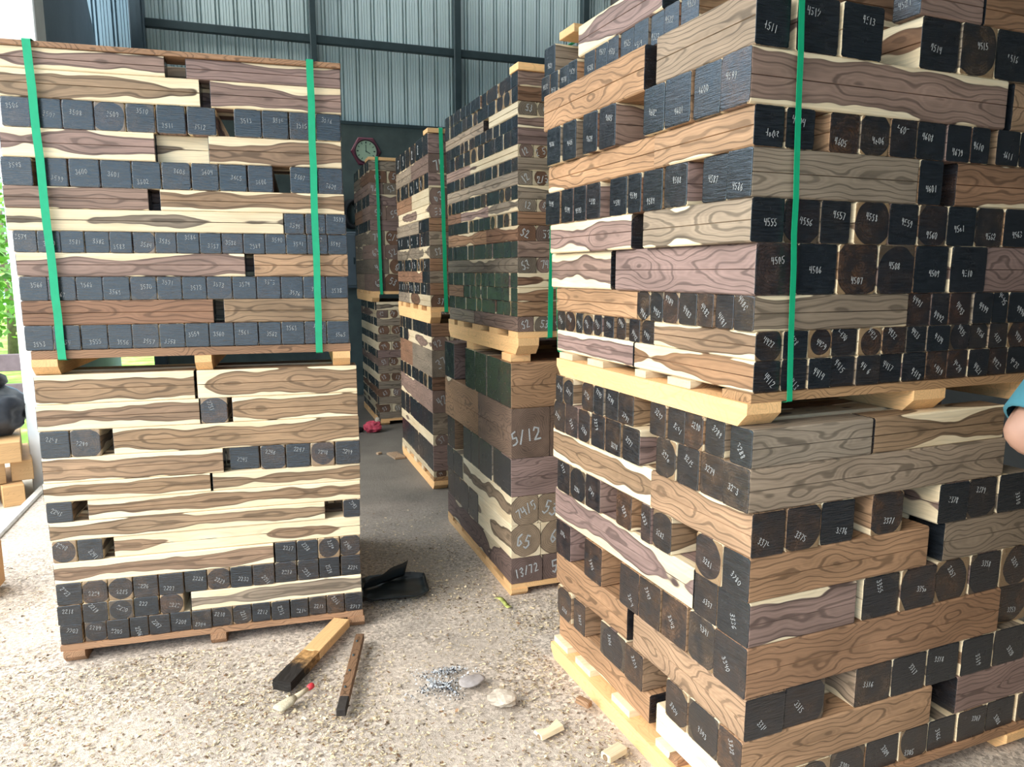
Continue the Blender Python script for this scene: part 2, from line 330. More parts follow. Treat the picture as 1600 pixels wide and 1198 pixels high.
def chalk_mesh(mb, text, ox, oy, h, ang, x, wid, rnd, mat=0):
    """strokes on the plane x = const facing -x; ox along -y (reads left to right), oy up"""
    cw = h*.62; pen = -len(text)*cw/2; ca, sa = math.cos(ang), math.sin(ang)
    for chx in text:
        for st in G[chx]:
            pts = [(pen+px*cw*.8+rnd.uniform(-.06, .06)*h, (py-.5)*h+rnd.uniform(-.06, .06)*h) for px, py in st]
            pts = [(ox+a*ca-b*sa, oy+a*sa+b*ca) for a, b in pts]
            for (a0, b0), (a1, b1) in zip(pts[:-1], pts[1:]):
                if rnd.random() < .07: continue
                dx, dy = a1-a0, b1-b0; L = math.hypot(dx, dy) or 1e-6; nx, ny = -dy/L*wid/2, dx/L*wid/2
                ex, ey = dx/L*wid*.3, dy/L*wid*.3; w2 = rnd.uniform(.7, 1.15)
                q = [(a0-ex+nx, b0-ey+ny), (a0-ex-nx, b0-ey-ny), (a1+ex-nx*w2, b1+ey-ny*w2), (a1+ex+nx*w2, b1+ey+ny*w2)]
                t = .0006
                vs = [(x, -a, b) for a, b in q]+[(x-t, -a, b) for a, b in q]
                mb.add(vs, [(4,5,6,7),(0,1,5,4),(1,2,6,5),(2,3,7,6),(3,0,4,7),(3,2,1,0)], mat)
        pen += cw
def block_mesh(L, W, H, att, kerf=True, endmat=(0, 1)):
    """length on x; saw-kerf at mid height on both flanks"""
    mb = MB(); c = min(.004, W*.045); k = .0016; d = .004; y, z = W/2, H/2
    sec = [(-y+c, -z), (y-c, -z), (y, -z+c)]
    if kerf: sec += [(y, -k), (y-d, 0), (y, k)]
    sec += [(y, z-c), (y-c, z), (-y+c, z), (-y, z-c)]
    if kerf: sec += [(-y, k), (-y+d, 0), (-y, -k)]
    sec += [(-y, -z+c)]
    n = len(sec); e = .002
    xs = [(-L/2, .985), (-L/2+e, 1), (L/2-e, 1), (L/2, .985)]
    vs = [(x, a*s, b*s) for x, s in xs for a, b in sec]
    fs = [(i*n+j, i*n+(j+1) % n, (i+1)*n+(j+1) % n, (i+1)*n+j) for i in range(3) for j in range(n)]
    mb.add(vs, fs, 0, att)
    b = len(mb.v)
    mb.f.append(tuple(range(n))[::-1]); mb.m.append(endmat[0]); mb.sm.append(False)
    mb.f.append(tuple(3*n+j for j in range(n))); mb.m.append(endmat[1]); mb.sm.append(False)
    return mb
def coat_mesh(L, W, H, att, rnd):
    """brushed-on end wax: a thin skin with an uneven edge over the near end"""
    mb = MB(); pts = []
    for (a0, b0), (a1, b1) in zip([(-1,-1),(1,-1),(1,1),(-1,1)], [(1,-1),(1,1),(-1,1),(-1,-1)]):
        for i in range(6):
            t = i/6+(.04 if i == 0 else 0); pts.append(((a0+(a1-a0)*t), (b0+(b1-b0)*t)))
    out = []
    for a, b in pts:
        j = 1-abs(rnd.gauss(0, .011)); cr = .968 if abs(a) > .93 and abs(b) > .93 else 1
        out.append((a*W/2*j*cr, b*H/2*j*cr))
    n = len(out); t = .0016
    vs = [(-L/2+.0002, a, b) for a, b in out]+[(-L/2-t*.6, a*.998, b*.998) for a, b in out]+[(-L/2-t, a*.95, b*.95) for a, b in out]
    fs = [(r*n+i, r*n+(i+1) % n, (r+1)*n+(i+1) % n, (r+1)*n+i) for r in range(2) for i in range(n)]+[tuple(2*n+i for i in range(n))]
    fs = [f[::-1] for f in fs]
    mb.add(vs, fs, 0, att); return mb
BL = []   # every block before it is made
def collect(S, rows, far=False):
    (ox, oy), deg = FR[S]; th = math.radians(deg)
    U = Vector((math.cos(th), math.sin(th), 0)); V = Vector((-math.sin(th), math.cos(th), 0)); O = Vector((ox, oy, 0))
    left = S[0] != 'L'
    nrow = len(rows)
    for ri, (z0, z1, F, Lf) in enumerate(rows):
        h = z1-z0; occ = []
        u0 = F[0][1] if F and F[0][1] < .2 else 0.0
        if S[0] == 'C': u0 = 0.0
        if S[0] in 'R':
            Lf = [(k, a+u0*((a+1.5)/1.13), b+u0*((b+1.5)/1.13)) for k, a, b in Lf]
            if Lf and Lf[0][1] < .06: Lf[0] = (Lf[0][0], 0.0, Lf[0][2])
        def put(axis, u1, u2, v1, v2, face, idx, kind, core=False, back=0.0):
            BL.append(dict(S=S, axis=axis, b=(u1, u2, v1, v2), z=(z0, z1), face=face, idx=idx, kind=kind, row=ri, up=nrow-ri, core=core, frame=(O, U, V, deg), far=far))
            occ.append((u1, u2, v1, v2))
        def free(u1, u2, v1, v2): return all(u2 <= a+.0005 or u1 >= b-.0005 or v2 <= c+.0005 or v1 >= d-.0005 for a, b, c, d in occ)
        lim = lambda lo, hi, test: next((x for x in np.arange(hi, lo, -.02) if test(x)), None)
        corner_l = left and Lf and Lf[0][1] < .09
        fs_ = [(i, p) for i, p in enumerate(F)]; ls_ = [(i, p) for i, p in enumerate(Lf)]
        used_l = set()
        W0 = None
        # pieces lying along the front
        for i, (k, a, b) in fs_:
            if k in ('s', 'r'):
                W = h*rnd.uniform(.95, 1.05)
                if left and corner_l and Lf[0][0] == 'e': W = min(Lf[0][2], h*1.3); used_l.add(0)
                sb = .035 if k == 'r' else (0 if i == 0 else rnd.uniform(0, .006))
                put('u', a, b, sb, sb+W, 'f', i, 's')
        # pieces lying along the aisle face
        for i, (k, a, b) in ls_:
            if k == 's':
                W = h*rnd.uniform(.95, 1.05)
                if i == 0 and F and F[0][0] == 'e' and F[0][1] < .09: W = max(.05, F[0][2]-u0)
                s0 = u0+(0 if i == 0 else rnd.uniform(0, .006))
                put('v', s0, s0+W, a, b, 'l', i, 's')
        cf = bool(Lf) and Lf[0][0] == 's' and Lf[0][1] < .09 and F and F[0][0] == 'e' and left
        for i, (k, a, b) in fs_:
            if k not in ('e', 're') or (i == 0 and cf and a < .09): continue
            sb = .03 if k == 're' else rnd.uniform(0, .007)
            vmin = min([q[1] for q in Lf if q[0] == 'e' and q[1] > .02] + [9]) if a < .28 else 9
            D = lim(.06, min(1.08 if S[0] == 'L' else .55, max(vmin, .1)), lambda x: free(a, b, sb, sb+x))
            if D: put('v', a, b, sb, sb+D, 'f', i, 'e')
        for i, (k, a, b) in ls_:
            if k != 'e' or i in used_l: continue
            s0 = u0+rnd.uniform(0, .007)
            D = lim(.06, .72, lambda x: free(s0, s0+x, a, b))
            if D: put('u', s0, s0+D, a, b, 'l', i, 'e')
        # filler pieces further in, added to stop light passing through the gaps
        if S[0] == 'L':
            if any(k == 's' for k, _, _ in F):
                lo, hi = (0.0, 1.12); c = .14
                while not free(lo, hi, c, c+h) and c < .9: c += .02
                if not free(lo, hi, c, c+h):
                    c = .14; e_ = [q for q in F if q[0] != 's']; s_ = [q for q in F if q[0] == 's']
                    lo, hi = min(q[1] for q in s_), max(q[2] for q in s_)
                if free(lo, hi, c, c+h): put('u', lo, hi, c, c+h, 'f', 90, 's', core=True)
        else:
            for c in np.arange(.3, .95, .05):
                if free(.16, 1.05, c, c+h): put('u', .16, 1.05, c, c+h, 'f', 90, 's', core=True); break
            for c in np.arange(.3, .95, .05):
                if free(c, c+h, .16, 1.02): put('v', c, c+h, .16, 1.02, 'l', 91, 's', core=True); break
for S in ('LU', 'LL', 'RU', 'RL'):
    kk = K if S[0] == 'R' else 1.0
    collect(S, [(a/1000, b/1000, parse(f, kk), parse(l, kk)) for a, b, f, l in DATA[S][:-1]])
for S in ('CU', 'CL', 'BU', 'BL', 'AU', 'AL'): collect(S, FAR[S], True)
# size in the picture
def P2(p):
    d = p-Vector((0, 0, EYE)); zc = d.dot(fw)
    return (800+FPX*d.dot(rt)/zc, 605-FPX*d.dot(up)/zc) if zc > .05 else (-9999, -9999)
def area(b):
    O, U, V, _ = b['frame']; u1, u2, v1, v2 = b['b']; z0, z1 = b['z']; tot = 0
    u1, u2, v1, v2 = min(u1, u2), max(u1, u2), v1, v2
    quads = [[(u1, v1), (u2, v1)]] if v1 < .15 else []
    if b['S'][0] != 'L' and u1 < .15: quads.append([(u1, v2), (u1, v1)])
    for (a, c), (a2, c2) in quads:
        q = [P2(O+U*x+V*y+Vector((0, 0, z))) for x, y, z in ((a, c, z0), (a2, c2, z0), (a2, c2, z1), (a, c, z1))]
        xr = 1600
        if b['S'][0] in 'CBA': xr = {'C': 862, 'B': 695, 'A': 616}[b['S'][0]]
        q = [(min(max(x, 0), xr), min(max(y, 12), 1198)) for x, y in q]
        tot += abs(sum(q[i][0]*q[(i+1) % 4][1]-q[(i+1) % 4][0]*q[i][1] for i in range(4)))/2
    return tot
for b in BL: b['area'] = 0 if b['core'] else area(b)
order = sorted(range(len(BL)), key=lambda i: -BL[i]['area'])
SOLO = set(order[:304])
print('blocks', len(BL), 'seen', sum(b['area'] > 8 for b in BL), 'smallest solo', BL[order[303]]['area'])
rest = MB(); rb = random.Random(5)
for i, b in enumerate(BL):
    S, face, row, idx, kind = b['S'], b['face'], b['row'], b['idx'], b['kind']
    u1, u2, v1, v2 = b['b']; z0, z1 = b['z']; O, U, V, deg = b['frame']; g = .0009
    if b['axis'] == 'u': L, W, rot = u2-u1, v2-v1, deg
    else: L, W, rot = v2-v1, u2-u1, deg+90
    L -= 2*g; W -= 2*g; H = z1-z0-.0006
    ctr = O+U*((u1+u2)/2)+V*((v1+v2)/2)+Vector((0, 0, (z0+z1)/2))
    near = S[0] in 'LR'
    look = ''
    if kind == 's' and near and not b['core']:
        lk = LOOK.get(S+face, []); r_ = lk[row] if row < len(lk) else ['_']
        sidx = sum(1 for q in BL if q['S'] == S and q['face'] == face and q['row'] == row and q['kind'] == 's' and q['idx'] < idx)
        look = r_[sidx] if sidx < len(r_) and r_[sidx] != '_' else ''
    pale = {'LU': 1.0, 'LL': 1.10, 'A': .8, 'B': .85, 'C': .88}.get(S if near else S[0], 1.0)
    if look: rf, t = float(look[:-1]), look[-1]
    else:
        t = rb.choice({'LU': 'pbpg', 'LL': 'bbg', 'RU': 'pogbd', 'RL': 'gopb', 'C': 'pgodd', 'B': 'ggpdd', 'A': 'ggpd'}[S if near else S[0]])
        rf = rb.choice([1.15, 1.2, 1.28, 1.5, 1.7]) if near else rb.choice([1.35, 1.6, 1.8, 1.8, 1.9])
        if kind == 'e': rf = rb.choice([1.05, 1.12, 1.2, 1.3, 1.5, 1.6])
    tone = TONE[t]+rb.uniform(-.05, .05)
    coatv = rb.choice([0, .05, .1, .2, .35, .6, .95]) if near else rb.choice([0, .1, .3, .6])
    if S == 'LU': coatv *= .5
    if S == 'RU' and face == 'l' and row < 6: coatv *= .3
    if S == 'RL' and face == 'l' or S == 'RU' and face == 'l' and row > 6: coatv = min(1, coatv*1.3+.25)
    att = (rf*(H/2), max(0, min(.9, tone)), rb.uniform(.92, 1.1)*pale, rb.random(), coatv)
    bare = S[0] in 'CBA' and face == 'f'     # the far stacks have unpainted chalk-marked fronts
    endm = (0 if bare and kind == 'e' else 1, 1)
    if bare and kind == 'e' or S[0] in 'CBA' and face == 'l' and kind == 's' and idx == 0: endm = (0, 1)
    M = Matrix.Translation(ctr) @ Matrix.Rotation(math.radians(rot), 4, 'Z')
    mb = block_mesh(L, W, H, att, kerf=not (S == 'LL' and H < 0), endmat=endm)
    txt = None; cm = None; cname = 'chalk_number'
    if kind == 'e' and not b['core']:
        base = CH.get(f'{S}{face}{row}')
        if near and base: txt = str(base+idx)
        elif bare: txt = rb.choice(['12', '53', '63', '74', '55', '37', 'G5', 'S2', '13', '2/5'])
        elif S == 'BU': txt = rb.choice(['', '5', '7', '2'])
    if endm[0] == 0:
        att = (att[0], rb.choice([.05, .4, .75, .75]), rb.uniform(.5, .8), att[3], 0)
        if S == 'CL' and row in (3, 4): att = ((1.12, 1.06)[row-3]*H/2, .3, .95, att[3], 0)
        if S == 'CL' and row in (1, 5): att = (1.7*H/2, (.1, .02)[row == 5], .55, att[3], 0)
        mb = block_mesh(L, W, H, att, endmat=endm)
        if not txt: txt = rb.choice(['12', '53', '63', '74', '42', '37', 'G5', 'S2'])
    if kind == 's' and near and not b['core'] and idx == 0 and S[0] == 'R':
        other = CH.get(f"{S}{'f' if face == 'l' else 'l'}{row}")
        mates = [q for q in BL if q['S'] == S and q['row'] == row and q['kind'] == 'e' and q['face'] != face]
        if other and mates and v1 < .05: txt = str(other)
    if (S, face, row, idx) in (('CL', 'l', 1, 0),): txt = '5/12'
    if (S, face, row, idx) in (('CL', 'l', 3, 0),): txt = '74/5'
    if (S, face, row, idx) in (('CL', 'l', 4, 0),): txt = 'G5'
    if (S, face, row, idx) in (('CL', 'l', 5, 0),): txt = '13/72'
    if txt:
        cm = MB(); hh = min(.0165 if S[0] == 'L' else .0165, H*.21) if near else min(.06, H*.5)
        ang = math.radians(rb.uniform(-14, 6)) if S in ('LU', 'RU') else math.radians(rb.choice([-55, -30, -12, -8, -75]))
        if S == 'RU' and row >= 8: ang = math.radians(rb.uniform(-50, -25))
        if not near: ang = math.radians(rb.uniform(-25, 40)); txt = txt
        ww = len(txt)*hh*.62
        if ww > W*.8: hh *= W*.8/ww
        xx = -L/2-(.0017 if endm[0] else .0003)
        chalk_mesh(cm, txt, rb.uniform(-.14, .14)*W, rb.uniform(-.28, .28)*H*(1 if near else .2), hh, ang, xx, hh*.068 if near else hh*.12, rb)
    coat = None if endm[0] == 0 or kind == 's' and not near else coat_mesh(L, W, H, att, rb)
    if b['core']: coat = None
    if i not in SOLO:
        rest.merge(mb, M)
        for x, slot in ((coat, 1), (cm, 2)):
            if x: x.m = [slot]*len(x.m); rest.merge(x, M)
        continue
    o = mb.build('timber_block', [WOOD, COAT], None, M)
    if coat: oc = coat.build('end_coating', [COAT], o); oc['label'] = 'black wax brushed over the sawn end'
    if cm: oh = cm.build('chalk_number', [CHALK], oc if coat else o); oh['label'] = f'white chalk {"number" if near else "mark"} {txt}' 
    # what singles it out
    rowp = f"{ORD[b['up']]} row up" if b['up'] > 1 else 'bottom row'
    if row == 0: rowp = 'top row'
    same = sorted({q['idx'] for q in BL if q['S'] == S and q['face'] == face and q['row'] == row and q['idx'] < 90})
    pos = same.index(idx)+1
    ref = 'from post' if S[0] == 'L' else 'from corner'
    posp = f'{ORD[pos]} {ref}' if pos > 1 else ('next to post' if S[0] == 'L' else 'at corner')
    side = '' if S[0] == 'L' else (' front' if face == 'f' else ' aisle face')
    cw = {0: 'black', 1: 'brown-black'}[int(coatv > .3)]
    if kind == 'e':
        d = f"{cw}-ended timber block" if not bare else f"{TWORD[t]} timber block end"
        if txt: d += f' chalked {txt}'
    else:
        d = ('cream-edged ' if rf < 1.35 else '')+TWORD[t]+(' timber beam' if L > .4 else ' timber block')
        if txt: d = (TWORD[t] if near else 'dark')+f' timber beam chalked {txt}'
    lab = f"{d}, {posp}, {rowp}, {STK[S]}{side}"
    tag(o, lab, 'timber block', f"timber blocks of the {STK[S]}")
ro = rest.build('timber_block', [WOOD, COAT, CHALK])
tag(ro, 'smaller, farther and half-hidden stacked timber blocks filling out all the stacks', 'timber blocks', kind='stuff')
# ------------------------------------------------------------------ the shed and the yard
def ground_mat():
    t = NT('dusty_concrete'); p = t.n('NewGeometry').outputs['Position']; s = t.n('SeparateXYZ', {0: p})
    a, _ = t.noise(p, 2.2, 5, .6); b, _ = t.noise(p, 60, 4, .7); c, _ = t.noise(p, 260, 2, .6); d, _ = t.noise(p, 0.9, 3, .5)
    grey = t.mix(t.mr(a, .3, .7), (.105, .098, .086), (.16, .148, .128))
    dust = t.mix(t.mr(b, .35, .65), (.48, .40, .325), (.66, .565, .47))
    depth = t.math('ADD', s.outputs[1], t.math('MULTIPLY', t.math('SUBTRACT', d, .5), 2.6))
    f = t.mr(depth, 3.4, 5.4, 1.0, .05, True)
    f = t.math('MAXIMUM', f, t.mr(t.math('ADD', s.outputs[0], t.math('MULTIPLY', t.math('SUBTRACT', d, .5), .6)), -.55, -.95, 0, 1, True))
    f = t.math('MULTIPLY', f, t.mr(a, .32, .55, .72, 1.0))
    vo = t.n('TexVoronoi', {'Vector': p, 'Scale': 95.0, 'Randomness': 1.0}); chip = t.n('SeparateColor', {0: vo.outputs['Color']}).outputs[0]
    chips = t.math('MULTIPLY', f, t.mr(d, .38, .5, .25, 1.0))
    dust = t.vm('SCALE', dust, None, t.math('ADD', 1.0, t.math('MULTIPLY', chips, t.mr(chip, 0, 1, -.46, .34))))
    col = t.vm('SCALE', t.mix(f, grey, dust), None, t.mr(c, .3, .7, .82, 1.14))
    t.bump(t.math('ADD', t.math('ADD', b, c), chip), .6, .006)
    return t.fin(col, .95, .1)
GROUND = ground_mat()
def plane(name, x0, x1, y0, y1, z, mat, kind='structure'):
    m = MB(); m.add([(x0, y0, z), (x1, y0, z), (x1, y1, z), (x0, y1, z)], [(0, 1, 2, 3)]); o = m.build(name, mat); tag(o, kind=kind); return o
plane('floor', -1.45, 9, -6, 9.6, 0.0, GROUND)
EARTH = flat('pale_yard_earth', (.60, .53, .42), .95, .12, 6)
t = NT('bright_lawn'); tcn = t.n('TexCoord'); f_, _ = t.noise(tcn.outputs['Object'], 3, 5, .6)
LAWN = t.fin(t.ramp(f_, [(.35, (.13, .30, .04)), (.6, (.30, .50, .10)), (.75, (.62, .58, .34))]), .95, .1)
plane('ground_yard', -30, -1.45, -12, 7.2, -.06, EARTH); plane('lawn', -30, -1.45, 7.2, 40, -.05, LAWN)
plane('ground_back', -1.45, 12, 9.6, 40, -.05, LAWN)
m = MB(); m.box(-1.49, -1.43, -6, 9.6, -.08, .02, 0, None, .01); tag(m.build('trim_1', flat('kerb_concrete', (.5, .47, .42), .9, .15, 12)), kind='structure')
CONC = flat('grey_green_concrete', (.105, .135, .125), .9, .3, 2.5)
SHEET = flat('grey_green_steel_sheet', (.55, .67, .67), .45, .10, .8, 0.0, .5)
STEEL = flat('dark_painted_steel', (.035, .058, .064), .5, .15, 6, 0.0, .4)
WHITE = flat('white_post_paint', (.80, .80, .77), .7, .05, 8)
WY = 9.2
m = MB(); m.box(-1.0, 9, WY, WY+.18, 0, 3.235); tag(m.build('wall_back', CONC), kind='structure')
def sheet(name, x0, x1, y, z0, z1, mat, pitch=.19):
    """trapezoid-ribbed cladding, ribs towards the yard side"""
    m = MB(); xs = []; x = x0
    while x < x1:
        xs += [(x, 0), (x+.003, .045), (x+.017, .045), (x+.020, .004), (x+.038, .004), (x+.041, .045), (x+.055, .045), (x+.058, 0), (x+.088, 0), (x+.090, .012), (x+.096, 0), (x+.118, 0), (x+.120, .012), (x+.126, 0), (x+.150, 0), (x+.152, .012), (x+.158, 0)]; x += pitch
    n = len(xs); t_ = .0015
    vs = [(a, y+b, z) for z in (z0, z1) for a, b in xs]; m.add(vs, [(i, i+1, n+i+1, n+i) for i in range(n-1)])
    vs = [(a, y+b+t_, z) for z in (z0, z1) for a, b in xs]; m.add(vs, [(i+1, i, n+i, n+i+1) for i in range(n-1)])
    o = m.build(name, mat); tag(o, kind='structure'); return o
sheet('wall_back_cladding', -1.0, 9, WY+.10, 3.20, 6.2, SHEET)
m = MB(); m.box(-1.0, 9, WY-.02, WY+.12, 3.225, 3.262); tag(m.build('trim_2', STEEL), kind='structure')  # dark strip standing in for the shadow line along the concrete top
m = MB(); m.box(-1.0, 9, WY, WY+.07, 4.10, 4.19, 0, None, .006); m.box(-1.0, 9, WY, WY+.07, 5.2, 5.29, 0, None, .006); tag(m.build('trim_3', STEEL), kind='structure')
for i, (x, w_) in enumerate(((.80, .07), (2.50, .085), (4.2, .085))):
    m = MB(); m.box(x-w_/2, x+w_/2, WY-.03, WY+.08, 3.26, 6.2, 0, None, .006); tag(m.build(f'trim_{4+i}', STEEL), kind='structure')
m = MB(); m.box(-1.08, -.94, WY-.10, WY+.12, 0, 6.2, 0, None, .01); m.box(-1.00, -.96, WY-.16, WY-.10, 0, 6.2); tag(m.build('trim_7', flat('blue_grey_column', (.05, .08, .10), .5, .1, 5)), kind='structure')
BLUESH = flat('blue_grey_sheet', (.22, .32, .38), .45, .08, .8)
sheet('wall_side_cladding', -2.05, -1.08, WY+.25, 2.0, 6.2, BLUESH)
m = MB(); m.box(-2.10, -2.01, WY+.1, WY+.3, 0, 6.2, 0, None, .01); tag(m.build('trim_8', flat('pale_grey_post', (.30, .36, .40), .5, .1, 5)), kind='structure')
m = MB(); m.add([(-1.52, 6.25, 0), (-1.52, 9.3, 0), (-1.52, 9.3, 3.95), (-1.52, 8.0, 5.2), (-1.52, 6.25, 5.2)]+[(-1.44, 6.25, 0), (-1.44, 9.3, 0), (-1.44, 9.3, 3.95), (-1.44, 8.0, 5.2), (-1.44, 6.25, 5.2)],
    [(0,1,2,3,4),(9,8,7,6,5),(0,5,6,1),(1,6,7,2),(2,7,8,3),(3,8,9,4),(4,9,5,0)]); tag(m.build('wall_left', flat('dim_grey_panel', (.12, .155, .19), .6, .15, 2)), kind='structure')
m = MB(); m.box(-1.555, -1.27, 5.96, 6.24, -.06, 5.0, 0, None, .008); tag(m.build('trim_10', WHITE), kind='structure')
DARKW = flat('dark_occluder_wall', (.10, .10, .095), .9, .2, 2)
m = MB(); m.box(4.6, 4.8, -5, 9.4, 0, 6.2); tag(m.build('wall_right', DARKW), kind='structure')  # unseen wall, put in as a dark occluder on the right
m = MB(); m.box(.75, 4.6, -1.5, -1.3, 0, 3.4); tag(m.build('wall_light_blocker', DARKW), kind='structure')  # added wall out of view, keeps light off the person-side stack front
m = MB(); y0, y1, z0, z1 = -1.5, 8.55, 3.35, 5.95
m.add([(x, y, z+d) for d in (0, .05) for x, y, z in ((-1.6, y0, z0), (4.8, y0, z0), (4.8, y1, z1), (-1.6, y1, z1))], [(3,2,1,0),(4,5,6,7),(0,1,5,4),(1,2,6,5),(2,3,7,6),(3,0,4,7)])
tag(m.build('ceiling', flat('roof_sheet_underside', (.22, .25, .26), .6, .1, 1)), kind='structure')  # unseen roof; its low eave and gap at the back are shaped for the light
# ------------------------------------------------------------------ pallets, covers, straps, shims
def pine(seed, tone=1.0, bri=1.0, heart=.3): return (heart, tone, bri, seed, 0)
rq = random.Random(3)
def fmat(S):
    (ox, oy), deg = FR[S]; return Matrix.Translation((ox, oy, 0)) @ Matrix.Rotation(math.radians(deg), 4, 'Z')
def pallet(S, zt, zd, zb, w_, d_, boards, runners, label, deck_tone, run_tone, ub=0.0, chamf=.035):
    root = empty('pallet', fmat(S) @ Matrix.Translation((0, 0, zb)))
    for v0, v1 in boards:
        m = MB(); s_ = rq.random(); m.box(ub, w_, v0, v1, zd-zb+.0004, zt-zb-.0004, 0, pine(s_, *deck_tone)); m.build('deck_board', WOOD, root)
    for u0, u1 in runners:
        h = zd-zb; c = min(chamf, h*.55); v0, v1 = -.012, d_
        sec = [(v0, h), (v0, h*.55), (v0+c, 0), (v1-c, 0), (v1, h*.55), (v1, h)]
        m = MB(); vs = [(u, v, z) for u in (u0, u1) for v, z in sec]; n = 6
        lc = [(v, u-(u0+u1)/2, z-h/2) for u, v, z in vs]
        m.add(vs, [tuple(range(n))[::-1], tuple(range(n, 2*n))]+[(i, (i+1) % n, n+(i+1) % n, n+i) for i in range(n)], 0, pine(rq.random(), *run_tone), lc)
        m.build('runner', WOOD, root)
    tag(root, label, 'pallet', 'pallets under the timber stacks')
RED = (.68, .95); PINE = (1.0, 1.0); LT = (1.0, 1.12)
b5 = lambda d: [(v-.005, min(v+.11, d)) for v in (0, .245*d, .49*d, .735*d, d-.11)]
pallet('LU', 1.219, 1.188, 1.129, 1.135, 1.12, b5(1.12), [(0, .085), (.55, .61), (1.065, 1.132)], 'reddish-brown pallet between the upper and lower post-side stacks', RED, PINE)
pallet('LL', .074, .051, 0, 1.15, 1.12, b5(1.12), [(.01, .085), (.54, .60), (1.085, 1.155)], 'reddish pallet on the ground under the lower post-side stack', (.66, 1.1), (.66, 1.15))
d_ = 1.04
pallet('RU', 1.5-(1.5-1.2)*K, 1.5-(1.5-1.177)*K, 1.1268, 1.09, 1.05, [(-.01, .10), (.235, .345), (.46, .52), (.72, .83), (.945, 1.05)], [(-.012, .092), (.545, .665), (1.0, 1.09)], 'pale yellow pallet between the upper and lower person-side stacks', (.9, .85), LT)
pallet('RL', .082, .058, 0, 1.15, 1.09, b5(1.09), [(-.015, .075), (.52, .61), (1.05, 1.15)], 'pale pallet on the shavings under the lower person-side stack', (.66, 1.1), LT)
pallet('CU', 1.239, 1.212, 1.137, 1.08, 1.06, b5(1.06), [(0, .10), (.49, .59), (.98, 1.08)], 'orange pine pallet between the upper and lower middle stacks', PINE, PINE)
pallet('CL', .056, .034, 0, 1.1, 1.15, b5(1.15), [(0, .08), (.5, .58), (1.0, 1.08)], 'pale pallet on the ground under the lower middle stack', PINE, PINE)
pallet('BU', 1.272, 1.240, 1.1605, 1.1, 1.16, b5(1.16), [(0, .07), (.5, .6), (1.0, 1.1)], 'pine pallet between the upper and lower third stacks', PINE, PINE)
pallet('BL', .09, .062, 0, 1.1, 1.15, b5(1.15), [(0, .10), (.5, .6), (1.0, 1.1)], 'brown pallet on the ground under the lower third stack', (.9, .8), PINE)
pallet('AU', 1.324, 1.295, 1.2205, 1.1, 1.1, b5(1.1), [(0, .07), (.5, .6), (1.0, 1.1)], 'orange pallet between the upper and lower farthest stacks', PINE, PINE)
pallet('AL', .062, .04, 0, 1.1, 1.1, b5(1.1), [(0, .10), (.5, .6), (1.0, 1.1)], 'pale pallet on the ground under the lower farthest stack', PINE, PINE)
def plank(name, S, u0, u1, v0, v1, z0, z1, att, label, cat, group=None):
    m = MB(); cx, cy, cz = (u0+u1)/2, (v0+v1)/2, (z0+z1)/2
    m.box(u0-cx, u1-cx, v0-cy, v1-cy, z0-cz, z1-cz, 0, att, .002)
    o = m.build(name, WOOD, None, fmat(S) @ Matrix.Translation((cx, cy, cz))); tag(o, label, cat, group); return o
plank('cover_board', 'LU', -.035, 1.133, -.004, .115, 2.2715, 2.290, (.3, .67, .95, .3, 0), 'thin reddish board strapped across the top of the upper post-side stack', 'board', 'cover boards')
plank('cover_board', 'CU', -.003, .6, -.01, .09, 2.3478, 2.378, pine(.4, 1.0, 1.15), 'pale pine board lying on the upper middle stack', 'board', 'cover boards')
plank('cover_board', 'BU', -.003, .6, -.01, .12, 2.4008, 2.43, pine(.6, 1.0, .9), 'pale board on top of the upper third stack', 'board', 'cover boards')
plank('cover_board', 'AU', -.003, .6, -.01, .2, 2.5508, 2.58, pine(.7, 1.0, .95), 'orange board on top of the farthest stack below the clock', 'board', 'cover boards')
plank('cover_board', 'RU', .01, .5, .985, 1.10, 2.3172, 2.345, pine(.2, 1.0, 1.0), 'orange board peeking over the top far end of the person-side stack', 'board', 'cover boards')
for i, (u, v, l_) in enumerate(((.01, .04, 'pale wooden shim under the orange pallet nearest the aisle corner'), (.01, .62, 'pale wooden shim halfway along under the orange pallet'), (.97, .3, 'wooden shim under the hidden runner of the orange pallet'))):
    plank('shim', 'CL', u, u+.10, v, v+.12, 1.1004, 1.1366, pine(.3+i*.1, 1.0, 1.1), l_, 'shim', 'shims under the orange pallet')
def strap(S, ut, ub_, zt, zb, d_, label, w_=.022, n_=14, amp=.002):
    """plastic band: up the front, over the top, down the back and under the deck"""
    r_ = random.Random(S); path = []
    for i in range(n_+1):
        f = i/n_; path.append((ub_+(ut-ub_)*f+r_.uniform(-.0015, .0015), -.016-r_.uniform(0, amp), zb+(zt-zb)*f))
    path += [(ut, -.010, zt+.0035), (ut, .02, zt+.0045), (ut, d_, zt+.004), (ut, d_+.014, zt-.01), (ub_, d_+.014, zb), (ub_, d_, zb-.004), (ub_, 0, zb-.004), (ub_, -.014, zb-.001)]
    m = MB(); h = .0012; vs = []; N = len(path)
    for i, (u, v, z) in enumerate(path):
        p0, p1 = path[i-1], path[(i+1) % N]; ty, tz = p1[1]-p0[1], p1[2]-p0[2]; L = math.hypot(ty, tz) or 1; ny, nz = tz/L*h, -ty/L*h
        vs += [(u-w_/2, v, z), (u+w_/2, v, z), (u+w_/2, v-ny, z-nz), (u-w_/2, v-ny, z-nz)]
    fs = []
    for i in range(N):
        a, b = i*4, ((i+1) % N)*4
        for j in range(4): fs.append((a+j, a+(j+1) % 4, b+(j+1) % 4, b+j))
    m.add(vs, fs); o = m.build('strap', STRAP, None, fmat(S)); tag(o, label, 'strap', 'green plastic straps'); return o
